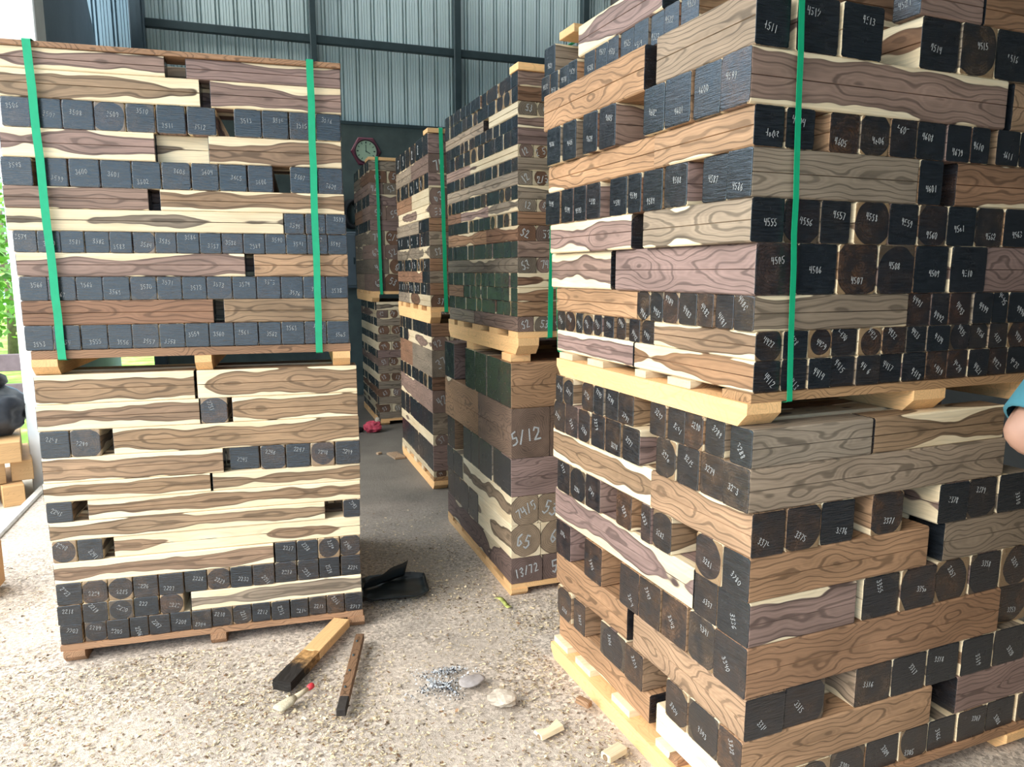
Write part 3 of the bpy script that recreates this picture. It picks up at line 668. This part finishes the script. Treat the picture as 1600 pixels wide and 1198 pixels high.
strap('LU', .083, .104, 2.290, 1.188, 1.13, 'green plastic strap round the upper post-side stack, the one nearer the post', .027)
strap('LU', 1.019, 1.013, 2.290, 1.188, 1.13, 'green plastic strap round the upper post-side stack, the one nearer the aisle', .026)
strap('RU', .0735, .112, 2.317, 1.187, 1.27, 'wide green plastic strap down the front of the person-side stack', .0165)
strap('CU', .175, .15, 2.378, 1.212, 1.10, 'green plastic strap round the upper middle stack', .024)
strap('BU', .085, .105, 2.43, 1.240, 1.17, 'green plastic strap round the upper third stack', .026)
strap('AU', .075, .09, 2.58, 1.295, 1.11, 'green plastic strap round the farthest stack in front of the clock', .028)
# ------------------------------------------------------------------ clock
root = empty('wall_clock', Matrix.Translation((1.355, WY-.002, 2.925)))
def hexa(r, y, sx=1.0): return [(r*math.cos(k*math.pi/3)*sx, y, r*math.sin(k*math.pi/3)*1.02) for k in range(6)]
MAR = flat('maroon_plastic', (.17, .045, .07), .4, .1, 10); MARD = flat('dark_maroon_plastic', (.05, .015, .025), .4, .1, 10)
FACE = flat('pale_green_dial', (.46, .60, .42), .5, .06, 6); INK = flat('dial_ink', (.03, .06, .05), .6, .05)
m = MB(); o_, i_ = hexa(.178, -.03), hexa(.166, -.042); bk = hexa(.178, 0)
vs = bk+o_+i_; m.add(vs, [(k, (k+1) % 6, 6+(k+1) % 6, 6+k) for k in range(6)], 1); m.add(vs, [(6+k, 6+(k+1) % 6, 12+(k+1) % 6, 12+k) for k in range(6)]+[tuple(range(12, 18))], 0)
m.build('case', [MAR, MARD], root)
def disc(m, r0, r1, y0, y1, n=40, mat=0):
    vs = [(r*math.cos(2*math.pi*k/n), y, r*math.sin(2*math.pi*k/n)) for r, y in ((r0, y0), (r0, y1), (r1, y1), (r1, y0)) for k in range(n)]
    m.add(vs, [(a*n+k, a*n+(k+1) % n, ((a+1) % 4)*n+(k+1) % n, ((a+1) % 4)*n+k) for a in range(4) for k in range(n)], mat, None, None, True)
m = MB(); disc(m, .140, .122, -.041, -.056); m.build('bezel', MARD, root)
m = MB(); n = 40; m.add([(.124*math.cos(2*math.pi*k/n), -.046, .124*math.sin(2*math.pi*k/n)) for k in range(n)], [tuple(range(n))]); dial = m.build('dial', FACE, root)
m = MB()
def bar2(m, a, r0, r1, w_, y):
    c, s = math.sin(a), math.cos(a); p = [(r0, -w_), (r0, w_), (r1, w_), (r1, -w_)]
    vs = [(c*r+s*q, y, s*r-c*q) for r, q in p]; vs += [(x, y-.002, z) for x, _, z in vs]; m.add(vs, [(0,1,2,3),(7,6,5,4),(0,4,5,1),(1,5,6,2),(2,6,7,3),(3,7,4,0)])
for k in range(12): bar2(m, k*math.pi/6, .088, .110, .007 if k % 3 == 0 else .004, -.0465)
m.build('hour_marks', INK, dial)
m = MB(); bar2(m, 2*math.pi/3, -.01, .055, .004, -.049); m.build('hour_hand', INK, root)
m = MB(); bar2(m, -.02, -.015, .075, .003, -.0515); m.build('minute_hand', INK, root)
tag(root, 'hexagonal maroon wall clock with pale green dial on the concrete wall', 'clock')
# grey box and black coil on the wall
root = empty('switch_cabinet', Matrix.Translation((1.10, WY-.001, 1.62)))
m = MB(); m.box(-.13, .10, -.16, 0, -.30, .36, 0, None, .01); m.build('body', flat('cabinet_grey', (.12, .15, .17), .5, .08, 6), root)
m = MB(); m.box(-.11, .08, -.175, -.161, -.27, .33, 0, None, .005); dr = m.build('door', flat('cabinet_door_grey', (.14, .17, .19), .5, .08, 6), root)
m = MB(); m.box(.05, .065, -.19, -.1755, -.02, .06, 0, None, .003); m.build('latch', STEEL, dr)
tag(root, 'tall grey switch cabinet on the concrete wall beside the farthest stack', 'cabinet')
root = empty('hanging_hose', Matrix.Translation((1.145, WY-.06, 2.19)))
m = MB()
for k in range(5):
    m.tube([(.095*math.sin(a)*1.0+.01*k, -.02*k+.03, .15*math.cos(a)) for a in [2*math.pi*j/24 for j in range(25)]], .022, 8, 0)
m.build('coil', flat('black_rubber', (.012, .013, .014), .6, .1), root)
m = MB(); m.tube([(.02, .058, .13), (.02, -.05, .125), (.02, -.06, .15)], .008, 8); m.build('hook', STEEL, root)
tag(root, 'coil of black hose hanging on the wall above the grey cabinet', 'hose')
# ------------------------------------------------------------------ things lying on the ground
def ic(sub, sc_, fn=None, seed=0):
    bm = bmesh.new(); bmesh.ops.create_icosphere(bm, subdivisions=sub, radius=1.0)
    for v in bm.verts:
        k = 1+(fn(v.co, seed) if fn else 0); v.co = Vector((v.co.x*sc_[0]*k, v.co.y*sc_[1]*k, v.co.z*sc_[2]*k))
    return bm
lump = lambda amp, fr: (lambda c, s: amp*noise.noise(c*fr+Vector((s, s*.7, 1.3*s))))
def Mz(x, y, z, deg, tilt=0): return Matrix.Translation((x, y, z)) @ Matrix.Rotation(math.radians(deg), 4, 'Z') @ Matrix.Rotation(math.radians(tilt), 4, 'Y')
def atg(x, y, z=0.0):
    d = fw+rt*((x-800)/FPX)-up*((y-605)/FPX); return Vector((0, 0, EYE))+d*((z-EYE)/d.z)
# half-charred orange plank
CHAR = flat('charred_wood', (.028, .022, .018), .9, .4, 40)
ang = math.degrees(math.atan2(.36, .218))
root = empty('charred_plank', Mz(.165, 2.81, .0405, ang))
m = MB(); m.box(-.04, .235, -.036, .036, -.0185, .0185, 0, pine(.31, 1.0, 1.0), .003); m.build('plank', WOOD, root)
m = MB(); bm = bmesh.new(); bmesh.ops.create_cube(bm, size=1); bmesh.ops.subdivide_edges(bm, edges=bm.edges[:], cuts=6, use_grid_fill=True)
for v in bm.verts:
    k = noise.noise(v.co*7)*.004; v.co = Vector((-.1525+v.co.x*.225, v.co.y*(.071), v.co.z*.036))+v.co.normalized()*k
t = NT('pine_burning_to_char'); tcn = t.n('TexCoord'); sx_ = t.n('SeparateXYZ', {0: tcn.outputs['Object']}); f_, _ = t.noise(tcn.outputs['Object'], 30, 5, .65)
fc = t.mr(t.math('ADD', sx_.outputs[0], t.math('MULTIPLY', t.math('SUBTRACT', f_, .5), .16)), -.17, -.05, 0, 1, True)
CH2 = t.fin(t.mix(fc, (.022, .018, .015), t.mix(t.mr(f_, .35, .65), (.20, .10, .035), (.55, .31, .12))), .85, .2)
m.bm(bm, 0); m.build('charred_end', CH2, root)
tag(root, 'orange plank burnt black at one end on the shavings', 'plank')
# dark red-brown stick with nails
root = empty('nailed_batten', Mz(.276, 2.607, .0375, math.degrees(math.atan2(.514, .133))))
m = MB(); m.box(-.18, .265, -.017, .017, -.014, .014, 0, (.3, .66, .62, .8, 0), .002); m.build('batten', WOOD, root)
m = MB(); m.box(-.265, -.181, -.0165, .0165, -.0135, .0135, 0, None, .003); m.build('blackened_end', CHAR, root)
m = MB()
for k in (-.13, -.02, .09, .2): m.tube([(k, .004, .012), (k, .004, .019)], .004, 8)
m.build('nail_heads', STEEL, root)
tag(root, 'narrow reddish-brown batten with a blackened end on the ground', 'batten')
# brush with a red tip
root = empty('paint_brush', Mz(.072, 2.513, .03, math.degrees(math.atan2(.103, .12))))
m = MB(); m.tube([(-.005, 0, 0), (.03, 0, .001), (.055, 0, .002)], [.010, .0085, .008], 10); m.build('handle', flat('bare_pale_wood', (.52, .42, .28), .7, .2, 60), root)
m = MB(); m.tube([(.055, 0, .002), (.068, 0, .003), (.080, 0, .003), (.085, 0, .003)], [.0085, .0115, .011, .005], 10); m.build('tip', flat('red_plastic_tip', (.55, .04, .05), .4, .1), root)
m = MB(); m.tube([(-.005, 0, 0), (-.03, 0, -.001), (-.075, .004, -.003), (-.085, .004, -.003)], [(.011, .011), (.012, .022), (.009, .026), (.004, .020)], 12); m.build('bristles', flat('pale_stiff_bristles', (.50, .43, .30), .9, .3, 200), root)
tag(root, 'small pale brush with a red tip lying on the shavings', 'brush')
# folded black sheet
root = empty('black_plastic_sheet', Mz(.58, 3.33, .012, -6))
BLK = flat('black_plastic', (.014, .018, .019), .35, .3, 9)
def sheetgrid(nx, ny, fn, th=.004):
    m = MB(); vs = [fn(i/nx, j/ny) for j in range(ny+1) for i in range(nx+1)]; N = len(vs)
    vs += [(x, y, z-th) for x, y, z in vs]; fs = []
    q = lambda i, j: j*(nx+1)+i
    for j in range(ny):
        for i in range(nx):
            a = (q(i, j), q(i+1, j), q(i+1, j+1), q(i, j+1)); fs += [a, tuple(N+k for k in a[::-1])]
    b = [q(i, 0) for i in range(nx+1)]+[q(nx, j) for j in range(1, ny+1)]+[q(i, ny) for i in range(nx-1, -1, -1)]+[q(0, j) for j in range(ny-1, 0, -1)]
    for a, c in zip(b, b[1:]+b[:1]): fs.append((a, a+N, c+N, c))
    m.add(vs, fs, 0, None, None, True); return m
def fn(u, v):
    x = -.17+.31*u; y = -.15+.27*v
    if u > .8: y *= 1-(u-.8)*1.2
    if u < .15: y *= .75+u*1.6
    e_ = max(0, max(abs(u-.5), abs(v-.5))-.44)
    return (x, y, .006+e_*.30+.010*noise.noise(Vector((u*3, v*3, 2)))+.006)
sheetgrid(20, 14, fn).build('sheet', BLK, root)
def fn2(u, v):
    a = v*1.25; return (-.165+.21*u+.02*v, -.02+.15*u*.9+.10*(1-math.cos(a))*.4-.02*v, .02+.075*math.sin(a)*(.5+.5*u)+.01*noise.noise(Vector((u*4, v*3, 5))))
sheetgrid(14, 6, fn2).build('folded_flap', BLK, root)
tag(root, 'folded black plastic sheet on the floor at the mouth of the aisle', 'plastic sheet')
# ash
ra = random.Random(9); m = MB(); cx, cy = .575, 2.44
for k in range(1700):
    r = abs(ra.gauss(0, .42)); a = ra.uniform(0, 2*math.pi); x = cx+r*.16*math.cos(a)+.03*math.sin(a*3); y = cy+r*.15*math.sin(a)
    if ra.random() < .3: x, y = .62+ra.gauss(0, .035), 2.53+ra.gauss(0, .012)
    s_ = ra.uniform(.0012, .0055); mat = 0 if ra.random() < (.62 if y > 2.42 else .4) else 1
    vs = [(x+s_*ra.uniform(-1, 1), y+s_*ra.uniform(-1, 1), .014+s_*ra.uniform(0, 2)) for _ in range(4)]; m.add(vs, [(0,1,2),(0,2,3),(0,3,1),(1,3,2)], mat)
o = m.build('ash', [flat('white_ash', (.52, .54, .56), .95, .1), flat('charcoal_crumbs', (.03, .03, .035), .95, .2)]); tag(o, 'scatter of white ash and charcoal crumbs on the ground', 'ash', kind='stuff')
# stones, chips and scraps
bm = ic(3, (.052, .038, .011), lump(.22, 1.4), 3); m = MB(); m.bm(bm, 0, None, True); o = m.build('flat_stone', flat('grey_flat_stone', (.34, .30, .28), .9, .2, 40, bump=.3), None, Mz(.684, 2.411, .031, 20)); tag(o, 'flat round grey stone beside the white ash', 'stone')
bm = ic(3, (.05, .045, .022), lump(.35, 1.6), 8); m = MB(); m.bm(bm, 0, None, False); o = m.build('pale_stone', flat('pale_brown_stone', (.50, .42, .33), .95, .2, 30, bump=.4), None, Mz(.751, 2.265, .032, -20)); tag(o, 'pale brown lump of stone between ash and person-side stack', 'stone')
m = MB(); m.add([(-.05, -.02, 0), (.045, -.03, 0), (.06, .02, 0), (.0, .005, 0), (-.04, .03, 0), (-.048, -.015, .012), (.043, -.025, .014), (.056, .017, .013), (0, .004, .010), (-.038, .026, .011)],
     [(4,3,2,1,0),(5,6,7,8,9),(0,1,6,5),(1,2,7,6),(2,3,8,7),(3,4,9,8),(4,0,5,9)], 0, (.01, .2, 1.05, .3, 0)); o = m.build('wood_offcut', WOOD, None, Mz(.842, 2.055, .018, 25)); tag(o, 'cream wedge-shaped wood offcut in front of the pale pallet', 'offcut')
m = MB(); m.box(-.028, .028, -.013, .013, -.011, .011, 0, (.3, .62, .85, .5, 0), .003); o = m.build('wood_offcut', WOOD, None, Mz(1.012, 2.15, .032, -62)); tag(o, 'small reddish-brown wood offcut near the pale pallet', 'offcut')
m = MB(); m.box(-.04, .04, -.02, .02, -.012, .012, 0, (.01, .2, .9, .6, 0), .003); o = m.build('wood_offcut', WOOD, None, Mz(.986, 1.87, .032, 20)); tag(o, 'pale wood chip at the bottom edge by the person-side stack', 'offcut')
m = MB()
def fn3(u, v): return (-.05+.10*u, -.012+.024*v, .03+.010*math.sin(u*5))
m2 = sheetgrid(12, 2, fn3, .002); o = m2.build('strap_scrap', flat('yellow_black_band', (.42, .44, .12), .5, .8, 45), None, Mz(1.0, 3.0, 0, -70)); tag(o, 'scrap of yellow band on the ground at the middle pallet corner', 'band scrap')
m = MB(); m.box(-.10, .10, -.045, .045, -.009, .009, 0, pine(.77, .3, 1.1), .002); o = m.build('wood_offcut', WOOD, None, Mz(1.05, 5.93, .0105, 100)); tag(o, 'flat pale board end lying in the dark aisle', 'offcut')
m = MB(); m.box(-.02, .02, -.015, .015, -.009, .009, 0, pine(.7, .3, 1.3), .002); o = m.build('wood_offcut', WOOD, None, Mz(.93, 6.05, .0105, 30)); tag(o, 'tiny pale wood chip in the middle of the dark aisle', 'offcut')
root = empty('red_bag', Mz(1.015, 6.95, 0, 0))
bm = ic(3, (.085, .07, .058), lump(.35, 2.2), 4); m = MB(); m.bm(bm, 0, None, False)
m.v = [(x, y, z+.056) for x, y, z in m.v]; m.build('bag', flat('red_cloth', (.42, .05, .08), .7, .35, 30), root)
bm = ic(2, (.03, .02, .03), lump(.4, 2), 6); m = MB(); m.bm(bm, 0, None, False); m.v = [(x+.05, y, z+.115) for x, y, z in m.v]; m.build('knot', flat('pale_cloth', (.4, .34, .26), .8, .2, 20), root)
tag(root, 'small crumpled red bag on the floor at the far end of the aisle', 'bag')
bm = ic(3, (.085, .035, .03), lump(.15, 2), 2)
for v in bm.verts:
    v.co.z = max(v.co.z, -.018)
    if v.co.x < 0: v.co.z *= 1.4
m = MB(); m.bm(bm, 0, None, True)
o = m.build('rubber_lump', flat('dark_rubber', (.015, .014, .015), .6, .1), None, Mz(.86, 6.98, .026, 15)); tag(o, 'small black rubber lump beside the red bag in the dark aisle', 'rubber scrap')
# wood shavings
rs = np.random.default_rng(4); VV, FF = [], []
shav = MB(); cnt = 0
INV = [fmat(q).inverted() for q in ('LL', 'RL', 'CL')]
def inside(x, y): return any(-.045 < (q := M_ @ Vector((x, y, 0))).x < 1.20 and -.035 < q.y < 1.25 for M_ in INV) or any((x-a)**2+(y-b)**2 < r*r for a, b, r in ((.575, 2.44, .13), (.66, 2.52, .07), (.684, 2.411, .06), (.751, 2.265, .06)))
rr_ = random.Random(21)
while cnt < 40000:
    y = .95+3.6*rr_.random()**1.5; x = rr_.uniform(-1.55, 1.35)
    d = .5+.9*noise.noise(Vector((x*2.2, y*2.2, 0)))
    hole = math.exp(-(((x-.58)/.36)**2+((y-2.6)/.5)**2))
    if x < -.6: d *= .8
    if y > 3.2: d *= max(0, 1-(y-3.2)/1.3)
    if rr_.random() > d*(1-.85*hole)+.03 or inside(x, y): continue
    L = rr_.uniform(.005, .0145)*(1.5 if rr_.random() < .12 else 1); W = rr_.uniform(.22, .55)*L; a = rr_.uniform(0, 2*math.pi); c_, s_ = math.cos(a), math.sin(a)
    z = .001+.013*rr_.random()**2; cl = rr_.uniform(-.35, .5)*L; tl = rr_.uniform(-.3, .3)
    q = []
    for i, t_ in enumerate((-.5, 0, .5)):
        for w2 in (-.5, .5):
            px, py, pz = t_*L, w2*W*(1-.25*abs(t_)), z+max(0, cl*(.25-t_*t_)*4*.5)+abs(t_)*max(0, -cl)+w2*W*tl+abs(tl)*W*.5
            q.append((x+px*c_-py*s_, y+px*s_+py*c_, pz))
    k = rr_.random(); b_ = rr_.uniform(.42, 1.2)
    shav.add(q, [(0, 1, 3, 2), (2, 3, 5, 4)], 0, (.001 if k < .80 else .5, rr_.choice([.2, .25, .6]), b_*(1.05 if k < .80 else .8), rr_.random(), 0), [(0, .06, 0)]*6); cnt += 1
o = shav.build('wood_shavings', WOOD); tag(o, 'pale wood shavings strewn over the ground between the stacks', 'wood shavings', kind='stuff')
# ------------------------------------------------------------------ beyond the white post
LUMB = [(-1.92, 5.60, .0, 24), (-1.69, 5.66, .0, 20), (-2.15, 5.62, .0, 28), (-1.80, 5.70, .145, 28), (-1.66, 5.78, .145, 16), (-1.98, 5.66, .145, 32), (-1.70, 5.70, .29, 14), (-1.90, 5.68, .29, 26)]
LN = ['middle of the bottom row of the pile', 'end of bottom row touching the white post side', 'far bottom end of pile', 'middle of second layer', 'second layer next to white post', 'far end of second layer', 'topmost, next to white post', 'topmost, under the black bag']
for (x, y, z, a), ln in zip(LUMB, LN):
    m = MB(); m.box(-.064, .064, -.0, .62, -.07, .07, 0, pine(rq.random(), 1.0, rq.uniform(.6, .8)), .003); o = m.build('square_lumber', WOOD, None, Mz(x+.10, y, z+.0105, a)); tag(o, f'orange square lumber, {ln}', 'lumber', 'orange lumber piled beyond the white post')
m = MB(); m.box(-.22, .22, -.1, .1, -.105, .105, 0, pine(.5, 1.0, .7), .003); o = m.build('square_lumber', WOOD, None, Mz(-1.425, 3.93, .1265, 0)); tag(o, 'orange lumber end cut off by the edge, apart from the pile', 'lumber')
root = empty('black_bag', Mz(-1.80, 5.98, .371, 10))
def bagf(c, s): return .22*noise.noise(c*1.7+Vector((s, 0, 0)))+.10*noise.noise(c*4+Vector((0, s, 0)))
bm = ic(4, (.26, .17, .19), bagf, 3)
for v in bm.verts:
    v.co.z = max(v.co.z, -.16); v.co.x += .35*max(0, -.0-v.co.z)*-1 if v.co.z < 0 else .12*v.co.z
m = MB(); m.bm(bm, 0, None, True); m.v = [(x, y, z+.162) for x, y, z in m.v]
GB = flat('grey_black_plastic', (.045, .05, .06), .3, .35, 8); m.build('sack', GB, root)
m = MB(); m.tube([(.04, -.01, .36), (.06, -.01, .41), (.07, -.0, .44)], [.07, .10, .08], 14, cap=True); m.build('open_mouth', flat('bag_inside', (.02, .02, .024), .5, .1), root)
m = MB(); m.tube([(-.30, -.17, .03), (-.16, -.19, .15), (.0, -.2, .27)], [.012, .014, .012], 8); m.build('strap', flat('pale_bag_strap', (.18, .19, .2), .5, .1), root)
tag(root, 'crumpled dark grey plastic bag on top of the orange lumber pile', 'bag')
FEN = flat('weathered_mauve_rail', (.19, .145, .15), .85, .2, 8)
root = empty('rail_fence', Matrix.Translation((-3.4, 7.5, -.05)))
for z0, z1 in ((.70, .85), (.50, .59), (.30, .46)):
    m = MB(); m.box(-1.6, 1.75, -.02, .02, z0, z1, 0, None, .006); m.build('rail', FEN, root)
for x in (-1.2, -.1, 1.2):
    m = MB(); m.box(x-.05, x+.05, .0205, .10, 0, .84, 0, None, .006); m.build('post', FEN, root)
tag(root, 'low weathered wooden rail fence at the edge of the lawn', 'fence')
LEAF = [flat('leaf_green', (.16, .34, .06), .6, .4, 3), flat('leaf_light_green', (.36, .52, .14), .6, .4, 3)]
BARK = flat('grey_bark', (.17, .13, .10), .9, .3, 12)
def tree(x, y, h, rx, label, seed, n=2600, mat=0):
    r = random.Random(seed); root = empty('tree', Matrix.Translation((x, y, -.05)))
    m = MB(); m.tube([(0, 0, 0), (.05, 0, h*.3), (-.02, .04, h*.55), (.03, 0, h*.8)], [.09, .075, .06, .03], 9)
    for k in range(5):
        a = r.uniform(0, 6.28); z = h*r.uniform(.35, .6); m.tube([(0, 0, z), (math.cos(a)*rx*.35, math.sin(a)*rx*.35, z+h*.12), (math.cos(a)*rx*.7, math.sin(a)*rx*.7, z+h*.2)], [.04, .028, .012], 6)
    m.build('trunk', BARK, root); m = MB()
    for k in range(n):
        d = Vector((r.gauss(0, 1), r.gauss(0, 1), r.gauss(0, 1))).normalized()*r.uniform(.35, 1)**.5
        k2 = 1+.3*noise.noise(d*2.3+Vector((seed, 0, 0))); c = Vector((d.x*rx*k2, d.y*rx*k2, h*.55+d.z*h*.45*k2))
        L = r.uniform(.09, .2); e1 = Vector((r.uniform(-1, 1), r.uniform(-1, 1), r.uniform(-.8, .4))).normalized(); e2 = e1.cross(Vector((r.uniform(-1, 1), r.uniform(-1, 1), r.uniform(-1, 1)))).normalized()*L*.28
        m.add([c, c+e1*L*.5+e2, c+e1*L, c+e1*L*.5-e2], [(0, 1, 2), (0, 2, 3)])
    m.build('crown', LEAF[mat], root); tag(root, label, 'tree', 'trees beyond the yard'); return root
tree(-4.1, 11.5, 3.2, 1.3, 'leafy green tree beyond the fence, closest to the white post', 3)
tree(-8.2, 13.0, 3.8, 1.5, 'taller tree standing farther along the lawn', 5, 2600, 1)
tree(-4.4, 16.5, 3.4, 1.5, 'light green tree behind the leafy one', 8, 2200, 1)
# ------------------------------------------------------------------ the person
FD = Vector((.80, .60, 0)).normalized(); LS = Vector((-FD.y, FD.x, 0)); ZZ = Vector((0, 0, 1))
EL = Vector((1.254, .896, 1.204)); SH = Vector((1.436, .869, 1.40))      # left elbow and shoulder
TC = SH-LS*.19; TC.z = 0                                              # below the neck
def pp(f, l, z): return TC+FD*f+LS*l+ZZ*z
WR = EL+FD*.20-LS*.06+ZZ*.12                                          # left wrist, forearm raised forward
SR = pp(0, -.19, 1.405); ER = pp(.03, -.27, 1.12); WRR = pp(.22, -.20, 1.04)
SKIN = flat('skin', (.34, .185, .125), .5, .06, 12, spec=.35)
verts = [(pp(0, 0, .93), .125), (pp(0, 0, 1.08), .115), (pp(0, 0, 1.24), .115), (pp(-.01, 0, 1.37), .088), (pp(-.005, 0, 1.46), .052), (pp(.02, 0, 1.53), .052),
         (pp(.03, 0, 1.59), .078), (pp(.02, 0, 1.67), .088), (pp(.015, 0, 1.73), .05)]
edges = [(0, 1), (1, 2), (2, 3), (3, 4), (4, 5), (5, 6), (6, 7), (7, 8)]
def limb(start, pts):
    prev = start
    for p, r in pts: verts.append((p, r)); edges.append((prev, len(verts)-1)); prev = len(verts)-1
    return prev
wl = limb(3, [(SH, .050), (SH.lerp(EL, .5), .050), (EL, .045), (EL.lerp(WR, .4), .041), (WR, .026)])
wr = limb(3, [(SR, .048), (SR.lerp(ER, .5), .046), (ER, .039), (ER.lerp(WRR, .4), .037), (WRR, .026)])
def hand(wi, W0, D, S_, N):
    palm = limb(wi, [(W0+D*.035, .027), (W0+D*.075, .031)])
    for k, (o, l) in enumerate(((-.030, .066), (-.010, .076), (.011, .071), (.030, .054))):
        b = W0+D*.085+S_*o; limb(palm, [(b, .0095), (b+D*l*.45+N*.006, .0088), (b+D*l*.75+N*.02, .0082), (b+D*l*.9+N*.034, .007)])
    limb(wi, [(W0+D*.03-S_*.028+N*.006, .012), (W0+D*.055-S_*.048+N*.014, .0105), (W0+D*.085-S_*.052+N*.024, .0085)])
DL = (WR-EL).normalized(); hand(wl, WR, DL, DL.cross(ZZ).normalized()*-1, DL.cross(LS).normalized()*-1)
DR = (WRR-ER).normalized(); hand(wr, WRR, DR, DR.cross(ZZ).normalized(), -ZZ)
for sg in (1, -1):
    limb(0, [(pp(0, .095*sg, .86), .088), (pp(.015, .10*sg, .50), .056), (pp(-.01, .10*sg, .30), .050), (pp(-.02, .105*sg, .085), .036), (pp(.07, .115*sg, .04), .034), (pp(.16, .12*sg, .026), .022)])
me = bpy.data.meshes.new('person'); me.from_pydata([tuple(v) for v, _ in verts], edges, []); me.materials.append(SKIN)
po = link('person', me); md = po.modifiers.new('skin', 'SKIN'); md.use_smooth_shade = True
for i, (v, r) in enumerate(verts): me.skin_vertices[0].data[i].radius = (r, r)
for i in (1, 2): me.skin_vertices[0].data[i].radius = (.115, .15)
me.skin_vertices[0].data[0].use_root = True
po.modifiers.new('sub', 'SUBSURF').levels = 2; po.modifiers['sub'].render_levels = 2
tag(po, 'person in a teal T-shirt at the right edge, bare bent elbow showing', 'person')
def child(mb, name, mat): o = mb.build(name, mat); o.parent = po; return o
TEAL = flat('teal_cotton', (.045, .165, .20), .9, .10, 25)
def ell_loft(m, rings, n=28):
    vs = []
    for c, a, b, A, B in rings: vs += [c+A*(a*math.cos(2*math.pi*k/n))+B*(b*math.sin(2*math.pi*k/n)) for k in range(n)]
    N = len(rings); m.add(vs, [(i*n+k, i*n+(k+1) % n, (i+1)*n+(k+1) % n, (i+1)*n+k) for i in range(N-1) for k in range(n)], 0, None, None, True)
m = MB()
ell_loft(m, [(pp(0, 0, z), a, b, LS, FD) for z, a, b in ((.86, .185, .135), (.95, .18, .132), (1.1, .178, .13), (1.25, .198, .146), (1.34, .20, .150), (1.40, .195, .145), (1.445, .160, .120), (1.475, .095, .088), (1.49, .072, .070), (1.488, .066, .064))])
for sh, el, sg_ in ((SH, EL, 1), (SR, ER, -1)):
    ax = (el-sh).normalized(); A = ax.cross(FD).normalized(); B = ax.cross(A); st = sh-ax*.06
    ell_loft(m, [(pp(0, .07*sg_, 1.385), .082, .098, A, B), (st, .092, .096, A, B), (sh, .088, .088, A, B), (sh.lerp(el, .35), .072, .070, A, B), (sh.lerp(el, .84), .062, .062, A, B), (sh.lerp(el, .845), .055, .055, A, B)], 22)
child(m, 't_shirt', TEAL)
TR = flat('dark_trousers', (.03, .034, .045), .9, .15, 20); m = MB()
ell_loft(m, [(pp(0, 0, z), a, b, LS, FD) for z, a, b in ((.97, .165, .118), (.90, .175, .125), (.83, .17, .12), (.80, .10, .06))])
for sg in (1, -1): ell_loft(m, [(pp(f, .098*sg, z), a, a*1.05, LS, FD) for f, z, a in ((0, .88, .096), (.005, .7, .09), (.012, .5, .073), (-.005, .3, .067), (-.015, .10, .06), (-.015, .095, .05))])
child(m, 'trousers', TR)
for sg in (1, -1):
    m = MB(); bm = ic(3, (.135, .048, .05), None)
    for v in bm.verts: v.co.z = max(v.co.z, -.03); v.co.z *= 1.25 if v.co.x < -.02 else .85
    for v in bm.verts: v.co = pp(.055, .112*sg, .041)+FD*v.co.x+LS*v.co.y+ZZ*v.co.z
    m.bm(bm, 0, None, True); child(m, 'shoe', flat('black_shoe', (.02, .02, .022), .5, .1))
HAIR = flat('black_hair', (.012, .010, .009), .5, .3, 60); m = MB(); bm = ic(3, (.103, .093, .105), lump(.08, 5), 2)
HC = pp(.012, 0, 1.685)
bmesh.ops.delete(bm, geom=[v for v in bm.verts if v.co.z < -.02 and v.co.x > -.02 or v.co.z < -.075 or (v.co.x > .06 and v.co.z < .03)], context='VERTS')
for v in bm.verts: v.co = HC+FD*v.co.x+LS*v.co.y+ZZ*v.co.z
m.bm(bm, 0, None, True); child(m, 'hair', HAIR)
m = MB(); m.tube([pp(.105, 0, 1.66), pp(.128, 0, 1.625), pp(.108, 0, 1.612)], [.008, .014, .008], 8); child(m, 'nose', SKIN)
for sg in (1, -1):
    m = MB(); bm = ic(2, (.011, .014, .010), None)
    for v in bm.verts: v.co = pp(.098, .032*sg, 1.655)+FD*v.co.x+LS*v.co.y+ZZ*v.co.z
    m.bm(bm, 0, None, True); child(m, 'eye', flat('eye_white', (.6, .58, .55), .3, .02))
    m = MB(); bm = ic(2, (.018, .010, .032), None)
    for v in bm.verts: v.co = pp(.01, .088*sg, 1.64)+FD*v.co.x+LS*v.co.y+ZZ*v.co.z
    m.bm(bm, 0, None, True); child(m, 'ear', SKIN)
m = MB(); m.tube([pp(.094, .022, 1.583), pp(.104, 0, 1.582), pp(.094, -.022, 1.583)], [.004, .007, .004], 8); child(m, 'mouth', flat('lips', (.36, .14, .12), .5, .05))
